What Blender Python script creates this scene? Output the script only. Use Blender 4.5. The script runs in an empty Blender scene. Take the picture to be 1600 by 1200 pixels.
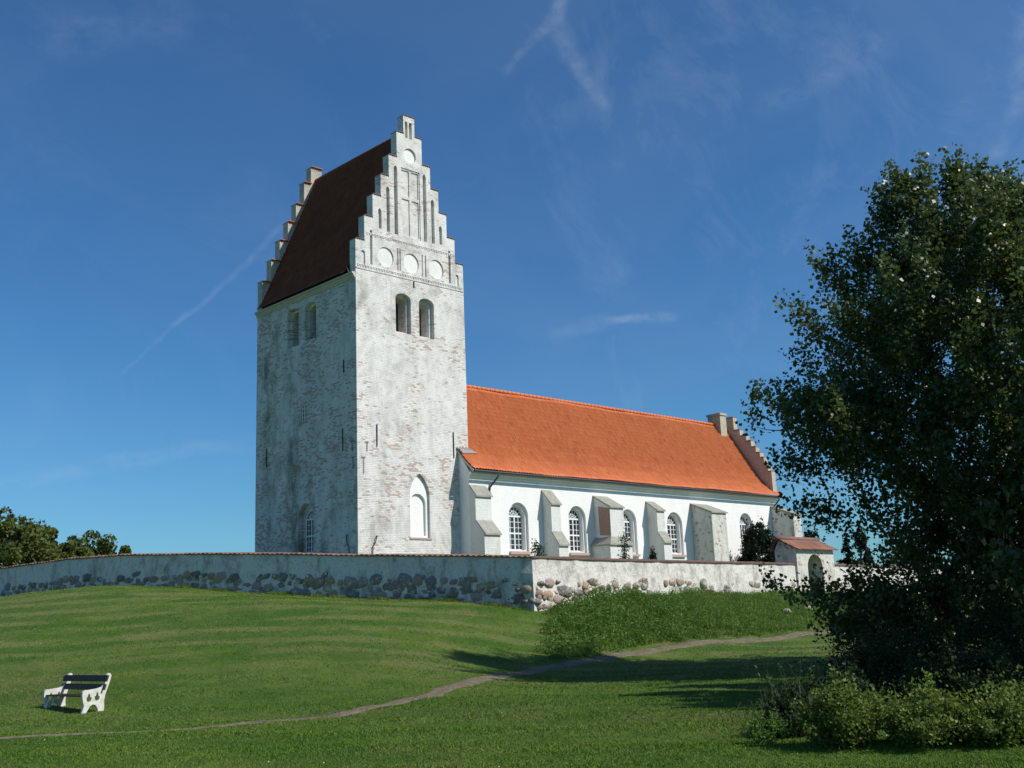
import bpy, bmesh, math, random
import numpy as np
from math import sin, cos, pi, radians, sqrt, atan2, floor
from mathutils import Vector, Matrix
from mathutils.geometry import tessellate_polygon

SC = bpy.context.scene
# ------------------------------------------------------------------ camera
# world frame: X east, Y north, z = 0 at the photographer's eye
CAM = Vector((-34.715, -48.206, 0.0))
FW = Vector((0.69434, 0.71965, 0)); RT = Vector((0.71965, -0.69434, 0))
cd = bpy.data.cameras.new('camera'); cam = bpy.data.objects.new('camera', cd)
SC.collection.objects.link(cam); SC.camera = cam
cd.sensor_width = 36; cd.lens = 38.72; cd.clip_start = .1; cd.clip_end = 6000
cam.matrix_world = Matrix(((0.72482, -0.11837, -0.67869, CAM.x), (-0.68788, -0.17893, -0.70343, CAM.y),
                           (-0.03818, 0.97672, -0.21111, CAM.z), (0, 0, 0, 1)))
# ------------------------------------------------------------------ world and sun
SUN_EL, SUN_AZ = radians(43), radians(153)       # azimuth clockwise from north
SUN_STR, SKY_STR, EXPO = 4.5, 0.115, 0.08
w = bpy.data.worlds.new('World'); SC.world = w; w.use_nodes = True
nt = w.node_tree; nt.nodes.clear()
def N(tree, typ, **kw):
    n = tree.nodes.new(typ)
    for k, v in kw.items():
        if k.startswith('i_'):
            n.inputs[int(k[2:]) if k[2:].isdigit() else k[2:]].default_value = v
        else: setattr(n, k, v)
    return n
def build_world():
    L = nt.links.new
    sky = N(nt, 'ShaderNodeTexSky', sky_type='NISHITA', sun_disc=False, sun_elevation=SUN_EL, sun_rotation=SUN_AZ,
            altitude=20, air_density=1.0, dust_density=0.35, ozone_density=3.0)
    geo = N(nt, 'ShaderNodeTexCoord')
    nrm = N(nt, 'ShaderNodeVectorMath', operation='NORMALIZE'); L(geo.outputs['Generated'], nrm.inputs[0])
    D = nrm.outputs[0]
    def M(op, a, b=None, c=None, clamp=False):
        m = N(nt, 'ShaderNodeMath', operation=op, use_clamp=clamp)
        for i, v in enumerate((a, b, c)):
            if v is None: continue
            if isinstance(v, (int, float)): m.inputs[i].default_value = v
            else: L(v, m.inputs[i])
        return m.outputs[0]
    def noise(scale, detail, sx=(1, 1, 1), rough=.6, dist=0):
        mp = N(nt, 'ShaderNodeMapping'); mp.inputs['Scale'].default_value = sx; L(D, mp.inputs[0])
        n = N(nt, 'ShaderNodeTexNoise'); n.inputs['Scale'].default_value = scale; n.inputs['Detail'].default_value = detail
        n.inputs['Roughness'].default_value = rough; n.inputs['Distortion'].default_value = dist; L(mp.outputs[0], n.inputs[0])
        return n.outputs['Fac']
    wisp = noise(38, 6, (1, 1, 1.6), .65, .3)
    warp = M('MULTIPLY', M('SUBTRACT', noise(14, 3), .5), .018)
    # vapour trails and wisps: from, to, half width, strength
    segs = [((0.6334, 0.5626, 0.5313), (0.6335, 0.5874, 0.5036), .010, .33), ((0.6335, 0.5874, 0.5036), (0.6166, 0.6318, 0.4698), .007, .20),
            ((0.632, 0.5833, 0.5102), (0.6538, 0.5872, 0.4773), .014, .24), ((0.6538, 0.5872, 0.4773), (0.6867, 0.5809, 0.437), .010, .28),
            ((0.8463, 0.275, 0.4563), (0.8702, 0.3039, 0.3879), .016, .24), ((0.8702, 0.3039, 0.3879), (0.8762, 0.3275, 0.3535), .013, .24),
            ((0.3922, 0.894, 0.2169), (0.4288, 0.8647, 0.2615), .003, .13), ((0.4288, 0.8647, 0.2615), (0.4593, 0.8378, 0.2951), .004, .22),
            ((0.4593, 0.8378, 0.2951), (0.4964, 0.7944, 0.3499), .005, .16), ((0.698, 0.671, 0.2503), (0.7307, 0.6292, 0.2648), .012, .20),
            ((0.7307, 0.6292, 0.2648), (0.769, 0.583, 0.2623), .006, .42), ((0.3053, 0.9442, 0.1235), (0.5023, 0.8489, 0.1643), .012, .22),
            ((0.7707, 0.4764, 0.4231), (0.8096, 0.3689, 0.4566), .022, .16), ((0.2912, 0.8325, 0.4714), (0.3925, 0.7724, 0.4994), .035, .12)]
    tot = None
    for a, b, hw, s in segs:
        a = Vector(a); b = Vector(b); n = a.cross(b).normalized(); mid = (a + b) / 2; ab = (b - a); ln = ab.length; ab.normalize()
        d1 = N(nt, 'ShaderNodeVectorMath', operation='DOT_PRODUCT'); L(D, d1.inputs[0]); d1.inputs[1].default_value = n
        d2 = N(nt, 'ShaderNodeVectorMath', operation='DOT_PRODUCT'); L(D, d2.inputs[0]); d2.inputs[1].default_value = ab
        across = M('ABSOLUTE', M('ADD', d1.outputs['Value'], warp))
        along = M('ABSOLUTE', M('SUBTRACT', d2.outputs['Value'], mid.dot(ab)))
        p = N(nt, 'ShaderNodeMapRange', interpolation_type='SMOOTHERSTEP'); L(across, p.inputs[0])
        p.inputs[1].default_value = hw; p.inputs[2].default_value = 0; p.inputs[3].default_value = 0; p.inputs[4].default_value = s
        q = N(nt, 'ShaderNodeMapRange', interpolation_type='SMOOTHSTEP'); L(along, q.inputs[0])
        q.inputs[1].default_value = ln * .62; q.inputs[2].default_value = ln * .36; q.inputs[3].default_value = 0; q.inputs[4].default_value = 1
        v = M('MULTIPLY', p.outputs[0], q.outputs[0])
        tot = v if tot is None else M('ADD', tot, v)
    wc = N(nt, 'ShaderNodeMapRange'); L(wisp, wc.inputs[0]); wc.inputs[1].default_value = .3; wc.inputs[2].default_value = .75
    tot = M('MULTIPLY', tot, wc.outputs[0])
    # thin veil of high cirrus, streaky
    veil = N(nt, 'ShaderNodeMapRange'); L(noise(5.0, 8, (1.0, 2.2, 1.4), .68, .9), veil.inputs[0])
    veil.inputs[1].default_value = .50; veil.inputs[2].default_value = .80; veil.inputs[3].default_value = 0; veil.inputs[4].default_value = .13
    side = N(nt, 'ShaderNodeVectorMath', operation='DOT_PRODUCT'); L(D, side.inputs[0]); side.inputs[1].default_value = (0.72, -0.69, 0.1)
    sr = N(nt, 'ShaderNodeMapRange', interpolation_type='SMOOTHSTEP'); L(side.outputs['Value'], sr.inputs[0]); sr.inputs[1].default_value = -.25; sr.inputs[2].default_value = .35; sr.inputs[3].default_value = .5; sr.inputs[4].default_value = 1.7
    soft = N(nt, 'ShaderNodeMapRange', interpolation_type='SMOOTHSTEP'); L(noise(3.2, 5, (1, 1, 1.6), .6, .6), soft.inputs[0]); soft.inputs[1].default_value = .3; soft.inputs[2].default_value = .7; soft.inputs[3].default_value = .01; soft.inputs[4].default_value = .075
    tot = M('ADD', tot, M('MULTIPLY', M('ADD', veil.outputs[0], soft.outputs[0]), sr.outputs[0]), clamp=True)
    tot = M('ADD', M('MULTIPLY', tot, .62), .012)
    hs = N(nt, 'ShaderNodeHueSaturation'); L(sky.outputs[0], hs.inputs['Color'])
    hs.inputs['Saturation'].default_value = 1.12; hs.inputs['Value'].default_value = 1.0
    tint = N(nt, 'ShaderNodeMix', data_type='RGBA', blend_type='MULTIPLY'); tint.inputs[0].default_value = 1; L(hs.outputs[0], tint.inputs[6]); tint.inputs[7].default_value = (.35, .665, .86, 1)
    mix = N(nt, 'ShaderNodeMix', data_type='RGBA'); L(tot, mix.inputs[0]); L(tint.outputs[2], mix.inputs[6]); mix.inputs[7].default_value = (4.6, 5.4, 6.4, 1)
    bg = N(nt, 'ShaderNodeBackground'); L(mix.outputs[2], bg.inputs[0]); bg.inputs[1].default_value = SKY_STR
    out = N(nt, 'ShaderNodeOutputWorld'); L(bg.outputs[0], out.inputs[0])
build_world()
sd = bpy.data.lights.new('sun', 'SUN'); sd.energy = SUN_STR; sd.angle = radians(.53); sd.color = (1, .955, .88)
sun = bpy.data.objects.new('sun', sd); SC.collection.objects.link(sun)
sdir = Vector((sin(SUN_AZ) * cos(SUN_EL), cos(SUN_AZ) * cos(SUN_EL), sin(SUN_EL)))
sun.rotation_euler = sdir.to_track_quat('Z', 'Y').to_euler()
SC.view_settings.view_transform = 'Standard'; SC.view_settings.look = 'None'; SC.view_settings.exposure = EXPO
SC.view_settings.gamma = 1
SC.render.engine = 'CYCLES'
SC.cycles.max_bounces = 6; SC.cycles.transparent_max_bounces = 8

# ------------------------------------------------------------------ materials
def newmat(name):
    m = bpy.data.materials.new(name); m.use_nodes = True; t = m.node_tree; t.nodes.clear()
    out = t.nodes.new('ShaderNodeOutputMaterial'); b = t.nodes.new('ShaderNodeBsdfPrincipled'); t.links.new(b.outputs[0], out.inputs[0])
    return m, t, b
class G:
    """small helper to write node graphs"""
    def __init__(s, t): s.t = t
    def put(s, n, i, v):
        if v is None: return
        if hasattr(v, 'is_linked') or hasattr(v, 'links'): s.t.links.new(v, n.inputs[i])
        else:
            if isinstance(v, tuple) and len(v) == 3 and n.inputs[i].type == 'RGBA': v = v + (1,)
            n.inputs[i].default_value = v
    def math(s, op, a, b=None, c=None, clamp=False):
        n = N(s.t, 'ShaderNodeMath', operation=op, use_clamp=clamp)
        for i, v in enumerate((a, b, c)): s.put(n, i, v)
        return n.outputs[0]
    def mix(s, f, a, b):
        n = N(s.t, 'ShaderNodeMix', data_type='RGBA'); s.put(n, 0, f); s.put(n, 6, a); s.put(n, 7, b); return n.outputs[2]
    def noise(s, vec, scale, detail=4, rough=.55, dist=0):
        n = N(s.t, 'ShaderNodeTexNoise'); s.put(n, 'Vector', vec); s.put(n, 'Scale', scale); s.put(n, 'Detail', detail)
        s.put(n, 'Roughness', rough); s.put(n, 'Distortion', dist); return n.outputs['Fac']
    def ramp(s, v, a, b, lo=0., hi=1., smooth=True):
        n = N(s.t, 'ShaderNodeMapRange', interpolation_type='SMOOTHSTEP' if smooth else 'LINEAR')
        for i, x in enumerate((v, a, b, lo, hi)): s.put(n, i, x)
        return n.outputs[0]
    def mapv(s, vec, scale=(1, 1, 1), loc=(0, 0, 0)):
        n = N(s.t, 'ShaderNodeMapping'); s.put(n, 0, vec); n.inputs['Scale'].default_value = scale; n.inputs['Location'].default_value = loc
        return n.outputs[0]
    def pos(s): return N(s.t, 'ShaderNodeNewGeometry').outputs['Position']
    def wallvec(s):
        p = N(s.t, 'ShaderNodeSeparateXYZ'); s.put(p, 0, s.pos()); c = N(s.t, 'ShaderNodeCombineXYZ')
        s.put(c, 0, s.math('ADD', p.outputs[0], p.outputs[1])); s.put(c, 1, p.outputs[2]); return c.outputs[0], p.outputs
    def bump(s, h, strength, dist=.02):
        n = N(s.t, 'ShaderNodeBump'); s.put(n, 'Height', h); s.put(n, 'Strength', strength); s.put(n, 'Distance', dist); return n.outputs[0]

def brick_white(name, wear, stain, white=(.80, .79, .75), alpha=.74):
    """limewashed brickwork: bricks show where the wash has gone, lichen and water stains"""
    m, t, b = newmat(name); g = G(t); P = g.pos(); V, S = g.wallvec()
    br = N(t, 'ShaderNodeTexBrick'); t.links.new(V, br.inputs[0])
    br.inputs['Color1'].default_value = (0, 0, 0, 1); br.inputs['Color2'].default_value = (1, 1, 1, 1); br.inputs['Mortar'].default_value = (.5, .5, .5, 1)
    br.inputs['Scale'].default_value = 1; br.inputs['Brick Width'].default_value = .27; br.inputs['Row Height'].default_value = .095
    br.inputs['Mortar Size'].default_value = .012; br.inputs['Mortar Smooth'].default_value = .3; br.offset = .5
    rnd = br.outputs['Color']; mort = br.outputs['Fac']
    big = g.noise(P, .33, 5, .62, .4); mid = g.noise(g.mapv(V, (1.1, 2.2, 1)), .9, 5, .65)
    patch = g.math('ADD', g.math('MULTIPLY', big, .62), g.math('MULTIPLY', mid, .38))
    thr = g.ramp(patch, .40, .68, 1.02, .53)
    thr = g.math('SUBTRACT', thr, wear)
    fine = g.noise(g.mapv(V, (6, 16, 6)), 1, 3, .6)
    r2 = g.math('ADD', g.math('MULTIPLY', rnd, .78), g.math('MULTIPLY', fine, .42))
    exposed = g.math('MULTIPLY', g.ramp(r2, thr, g.math('ADD', thr, .16)), g.math('SUBTRACT', 1, mort))
    exposed = g.math('MULTIPLY', exposed, alpha)
    soot = g.math('MULTIPLY', g.ramp(rnd, .22, .08), g.ramp(g.noise(g.mapv(V, (5, 12, 5), (3, 9, 0)), 1, 3, .6), .42, .62))
    brickcol = g.mix(g.noise(P, 3.2, 2), (.36, .145, .085), (.27, .135, .10))
    brickcol = g.mix(g.noise(P, 9, 2), brickcol, (.44, .29, .22))
    tone = g.mix(g.ramp(g.noise(g.mapv(P, (1, 1, .7)), 1.6, 5, .7), .35, .7), white, tuple(c * .78 for c in white))
    st = g.ramp(g.noise(g.mapv(P, (.9, .9, .6)), .8, 6, .70, .3), .42, .72)
    st2 = g.ramp(g.noise(g.mapv(P, (1, 1, .5)), .25, 3, .6), .35, .65)
    stained = g.mix(g.math('MULTIPLY', g.math('MULTIPLY', st, st2), stain, clamp=True), tone, (.22, .235, .185))
    streak = g.ramp(g.noise(g.mapv(P, (3.0, 3.0, .22)), 1.3, 5, .66), .52, .78)
    stained = g.mix(g.math('MULTIPLY', streak, stain * .45, clamp=True), stained, (.30, .30, .26))
    stained = g.mix(g.math('MULTIPLY', soot, .55), stained, (.33, .33, .29))
    worn_mortar = g.mix(g.math('MULTIPLY', mort, g.ramp(patch, .42, .6, .10, .50)), stained, (.40, .36, .31))
    col = g.mix(exposed, worn_mortar, brickcol)
    t.links.new(col, b.inputs['Base Color']); b.inputs['Roughness'].default_value = .92; b.inputs['Specular IOR Level'].default_value = .15
    h = g.math('ADD', g.math('MULTIPLY', mort, -.55), g.math('MULTIPLY', g.noise(P, 9, 4, .6), .5))
    h = g.math('SUBTRACT', h, g.math('MULTIPLY', exposed, .35))
    t.links.new(g.bump(h, .75, .03), b.inputs['Normal'])
    return m

def limewash(name, col, dirty, dirt=.35, bumps=.35, scale=1.0, stones=0.0, courses=-.35):
    m, t, b = newmat(name); g = G(t); P = g.pos(); V, S = g.wallvec()
    n1 = g.ramp(g.noise(g.mapv(P, (1, 1, .5)), 1.1 * scale, 6, .68, .3), .45, .75)
    n2 = g.ramp(g.noise(P, 7 * scale, 4, .6), .48, .72)
    c = g.mix(g.math('MULTIPLY', n1, dirt), col, dirty)
    c = g.mix(g.math('MULTIPLY', n2, dirt * .5), c, dirty)
    if stones:
        vo = N(t, 'ShaderNodeTexVoronoi'); g.put(vo, 'Vector', g.mapv(P, (2.6, 2.6, 3.4))); vo.inputs['Scale'].default_value = 1
        s = g.math('MULTIPLY', g.ramp(vo.outputs['Distance'], .40, .25), g.ramp(g.noise(P, 1.6, 3, .7), .43, .55))
        cc = N(t, 'ShaderNodeSeparateColor'); g.put(cc, 0, vo.outputs['Color'])
        sc = g.mix(cc.outputs[0], (.33, .16, .11), (.36, .31, .25))
        c = g.mix(g.math('MULTIPLY', s, stones), c, sc)
    br = N(t, 'ShaderNodeTexBrick'); t.links.new(V, br.inputs[0]); br.inputs['Scale'].default_value = 1
    br.inputs['Brick Width'].default_value = .27; br.inputs['Row Height'].default_value = .095; br.inputs['Mortar Size'].default_value = .014; br.inputs['Mortar Smooth'].default_value = .6
    t.links.new(c, b.inputs['Base Color']); b.inputs['Roughness'].default_value = .9; b.inputs['Specular IOR Level'].default_value = .15
    h = g.math('ADD', g.math('MULTIPLY', br.outputs['Fac'], courses), g.noise(P, 4.5, 6, .65))
    t.links.new(g.bump(h, bumps, .05), b.inputs['Normal'])
    return m

def simple(name, col, rough=.8, vary=.25, scale=6, bumps=.2, metallic=0, spec=.3, dark=.5):
    m, t, b = newmat(name); g = G(t); P = g.pos()
    c = g.mix(g.math('MULTIPLY', g.ramp(g.noise(P, scale, 5, .65), .35, .7), vary), col, tuple(x * dark for x in col))
    t.links.new(c, b.inputs['Base Color']); b.inputs['Roughness'].default_value = rough; b.inputs['Metallic'].default_value = metallic
    b.inputs['Specular IOR Level'].default_value = spec
    t.links.new(g.bump(g.noise(P, scale * 3, 4, .6), bumps, .01), b.inputs['Normal'])
    return m

def tilemat(name, c1, c2, c3, moss=0.0):
    m, t, b = newmat(name); g = G(t); P = g.pos()
    uv = N(t, 'ShaderNodeUVMap').outputs[0]
    fl = N(t, 'ShaderNodeVectorMath', operation='FLOOR'); g.put(fl, 0, uv)
    wn = N(t, 'ShaderNodeTexWhiteNoise', noise_dimensions='2D'); g.put(wn, 0, fl.outputs[0])
    c = g.mix(g.math('POWER', wn.outputs['Value'], 2.0), c1, c2)
    c = g.mix(g.ramp(wn.outputs['Value'], .05, .03), c, tuple(x * .82 for x in c1))
    c = g.mix(g.math('MULTIPLY', g.ramp(g.noise(P, .55, 4, .65), .42, .72), .55), c, c3)
    c = g.mix(g.math('MULTIPLY', g.ramp(g.noise(P, 5, 3, .6), .5, .75), .3), c, tuple(x * .6 for x in c1))
    if moss: c = g.mix(g.math('MULTIPLY', g.ramp(g.noise(P, 1.4, 6, .7), .52, .7), moss), c, (.10, .10, .06))
    t.links.new(c, b.inputs['Base Color']); b.inputs['Roughness'].default_value = .72; b.inputs['Specular IOR Level'].default_value = .3
    t.links.new(g.bump(g.noise(P, 30, 3, .6), .15, .01), b.inputs['Normal'])
    return m

def leafmat(name, c1, c2, trans=.35, rough=.42, spec=.5, scale=1.2):
    m, t, b = newmat(name); g = G(t); P = g.pos()
    ri = N(t, 'ShaderNodeNewGeometry').outputs['Random Per Island']
    c = g.mix(ri, c1, c2)
    c = g.mix(g.math('MULTIPLY', g.ramp(g.noise(P, scale, 3, .6), .4, .65), .45), c, tuple(x * .62 for x in c1))
    t.links.new(c, b.inputs['Base Color']); b.inputs['Roughness'].default_value = rough; b.inputs['Specular IOR Level'].default_value = spec
    tr = N(t, 'ShaderNodeBsdfTranslucent'); t.links.new(g.mix(.5, c, tuple(min(1, x * 1.6) for x in c2)), tr.inputs[0])
    ms = N(t, 'ShaderNodeMixShader'); ms.inputs[0].default_value = trans
    t.links.new(b.outputs[0], ms.inputs[1]); t.links.new(tr.outputs[0], ms.inputs[2])
    t.links.new(ms.outputs[0], t.nodes['Material Output'].inputs[0])
    return m

def turf_colour(g, P):
    """shared by the ground sheet and the blades on it"""
    c = g.mix(g.ramp(g.noise(P, .30, 6, .66, .6), .40, .62), (.058, .138, .013), (.142, .200, .032))
    c = g.mix(g.math('MULTIPLY', g.ramp(g.noise(g.mapv(P, (1, 1, 1), (11, 5, 0)), .12, 4, .6, .8), .42, .62), .45), c, (.055, .115, .016))
    c = g.mix(g.math('MULTIPLY', g.ramp(g.noise(g.mapv(P, (1, 1, 1), (7, 3, 0)), .16, 5, .65, .6), .50, .74), .65), c, (.200, .185, .070))
    c = g.mix(g.math('MULTIPLY', g.ramp(g.noise(P, 2.0, 6, .72), .42, .66), .55), c, (.054, .135, .012))
    c = g.mix(g.math('MULTIPLY', g.ramp(g.noise(g.mapv(P, (1, 1, 1), (3, 17, 0)), .75, 6, .7), .54, .76), .6), c, (.22, .205, .095))
    # mown stripes on the hill under the west wall
    d = N(g.t, 'ShaderNodeVectorMath', operation='DOT_PRODUCT'); g.put(d, 0, P); d.inputs[1].default_value = (.56, .83, 0)
    ph = g.math('ADD', g.math('MULTIPLY', d.outputs['Value'], 2.7), g.math('MULTIPLY', g.noise(P, .22, 3), 5.5))
    band = g.ramp(g.math('SINE', ph), -.5, .8)
    e = N(g.t, 'ShaderNodeVectorMath', operation='DOT_PRODUCT'); g.put(e, 0, P); e.inputs[1].default_value = (.69434, .71965, 0)
    where = g.math('MULTIPLY', g.ramp(e.outputs['Value'], -32, -21), g.ramp(g.noise(P, .5, 3), .3, .6))
    c = g.mix(g.math('MULTIPLY', g.math('MULTIPLY', band, where), .55), c, (.27, .245, .105))
    return c
def grassmat(name, blades=False):
    m, t, b = newmat(name); g = G(t); P = g.pos(); c = turf_colour(g, P)
    if blades:
        ri = N(t, 'ShaderNodeNewGeometry').outputs['Random Per Island']
        c = g.mix(g.math('MULTIPLY', ri, .55), c, (.17, .25, .035))
    else:
        c = g.mix(g.ramp(g.noise(P, 26, 5, .8), .40, .66), c, (.048, .085, .014))
        t.links.new(g.bump(g.math('ADD', g.noise(P, 22, 5, .75), g.math('MULTIPLY', g.noise(P, 1.3, 3), 2.0)), .9, .06), b.inputs['Normal'])
    t.links.new(c, b.inputs['Base Color']); b.inputs['Roughness'].default_value = .8; b.inputs['Specular IOR Level'].default_value = .12
    return m

MAT = {}
MAT['tower'] = brick_white('limewashed_brick', .01, .80, (.83, .805, .755))
MAT['towerwest'] = brick_white('west_limewashed_brick', .13, 1.3, (.80, .77, .71))  # west face: more brick showing, denser dark patches, slightly darker base
MAT['nave'] = limewash('fresh_limewash', (.86, .85, .81), (.62, .60, .54), .30, .35)
MAT['buttress'] = limewash('buttress_limewash', (.74, .73, .68), (.40, .39, .33), .55, .5)
MAT['rough'] = limewash('rough_stone_limewash', (.66, .64, .57), (.30, .28, .23), .75, 1.0, 1.5, .85, 0.0)
MAT['redbrick'] = simple('bare_red_brick', (.34, .12, .075), .9, .6, 5, .4)
MAT['coping'] = simple('lichened_coping', (.36, .35, .29), .9, .6, 4, .5)
MAT['cream'] = simple('cream_cornice', (.56, .53, .44), .7, .3, 2, .1)
MAT['tiles'] = tilemat('orange_tiles', (.60, .155, .050), (.66, .195, .070), (.53, .13, .044))
MAT['darktiles'] = tilemat('dark_red_tiles', (.165, .042, .024), (.22, .060, .034), (.12, .034, .022), .2)
MAT['captiles'] = tilemat('old_cap_tiles', (.19, .10, .078), (.27, .14, .10), (.14, .095, .085), .7)
MAT['wall'] = limewash('churchyard_render', (.70, .67, .60), (.24, .225, .19), 1.0, 1.0, 1.5, 0, 0.0)
MAT['wornbrick'] = brick_white('brick_with_traces_of_wash', .95, .6, (.5, .36, .30), 1.0)
MAT['roundel'] = limewash('roundel_limewash', (.80, .79, .75), (.55, .54, .48), .55, .3)
MAT['gablebrick'] = brick_white('east_gable_brick', -.08, .9, (.62, .55, .46))
MAT['portaltiles'] = tilemat('portal_tiles', (.26, .105, .07), (.36, .16, .10), (.19, .09, .07), .5)
MAT['chimney'] = simple('chimney_render', (.52, .46, .36), .9, .5, 4, .4)
MAT['iron'] = simple('dark_iron', (.035, .032, .03), .6, .4, 10, .2)
MAT['zinc'] = simple('zinc_pipe', (.055, .058, .065), .5, .3, 8, .1, .2)
MAT['lead'] = simple('grey_lead', (.30, .30, .30), .6, .3, 6, .1)
MAT['wood'] = simple('belfry_dark_panel', (.055, .045, .035), .8, .5, 6, .3)  # dark backs of the belfry openings; colour stands in for the unlit interior
MAT['white'] = simple('white_paint', (.82, .82, .80), .5, .08, 8, .05)
MAT['glass'] = simple('window_glass', (.030, .036, .045), .07, .3, 2, .02, 0, .6)
MAT['sill'] = simple('brick_sill', (.50, .37, .31), .9, .5, 9, .3, dark=.7)
MAT['grass'] = grassmat('mown_turf'); MAT['blades'] = grassmat('turf_blades', True)
MAT['gravel'] = simple('trodden_gravel', (.185, .150, .098), .95, .8, 3.2, .8, dark=.45)
MAT['yard'] = simple('yard_grass', (.07, .11, .03), .95, .4, 3, .4)
MAT['bench'] = simple('bench_concrete', (.70, .68, .60), .85, .6, 9, .4, dark=.6)
MAT['slat'] = simple('stained_slats', (.085, .045, .030), .6, .5, 12, .2)
MAT['bark'] = simple('bark', (.12, .10, .08), .95, .6, 9, .8)
MAT['barkpale'] = simple('pale_poplar_bark', (.16, .15, .12), .9, .6, 6, .6)
MAT['poplar'] = leafmat('poplar_leaves', (.058, .090, .016), (.098, .135, .028), .30, .40, .52, .6)
MAT['rose'] = leafmat('rose_leaves', (.060, .115, .016), (.185, .240, .042), .28, .55, .25, 1.5)
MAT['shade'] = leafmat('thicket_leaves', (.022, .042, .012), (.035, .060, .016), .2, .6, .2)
MAT['weed'] = leafmat('bank_leaves', (.068, .155, .018), (.145, .235, .044), .28, .6, .2, 1.6)
MAT['yew'] = leafmat('yew_needles', (.013, .026, .010), (.024, .042, .014), .1, .6, .2, 2)
MAT['far'] = leafmat('distant_leaves', (.075, .105, .022), (.125, .150, .034), .25, .6, .15, .25)
MAT['petal'] = simple('pink_petals', (.55, .06, .10), .6, .3, 20, .1)
MAT['daisy'] = simple('pale_petals', (.75, .72, .66), .6, .2, 20, .1)
MAT['straw'] = simple('dry_stalks', (.17, .16, .07), .8, .4, 20, .1)
def bouldermat():
    m, t, b = newmat('field_boulders'); g = G(t); P = g.pos()
    ri = N(t, 'ShaderNodeNewGeometry').outputs['Random Per Island']
    cr = N(t, 'ShaderNodeValToRGB'); g.put(cr, 0, ri); e = cr.color_ramp; e.interpolation = 'CONSTANT'
    cols = [(.20, .165, .135), (.30, .18, .135), (.13, .115, .105), (.36, .24, .135), (.24, .21, .18), (.34, .25, .21), (.17, .15, .14)]
    e.elements[0].color = cols[0] + (1,); e.elements[1].position = .99; e.elements[1].color = cols[1] + (1,)
    for i, c in enumerate(cols[1:]): x = e.elements.new((i + 1) / 7); x.color = c + (1,)
    c = g.mix(g.math('MULTIPLY', g.ramp(g.noise(P, 12, 4, .7), .4, .7), .5), cr.outputs[0], (.42, .38, .33))
    c = g.mix(g.math('MULTIPLY', g.ramp(g.noise(P, 3, 5, .7), .52, .66), .8), c, (.56, .53, .46))
    t.links.new(c, b.inputs['Base Color']); b.inputs['Roughness'].default_value = .9
    t.links.new(g.bump(g.noise(P, 20, 4, .6), .4, .02), b.inputs['Normal']); return m
MAT['boulder'] = bouldermat()

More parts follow.
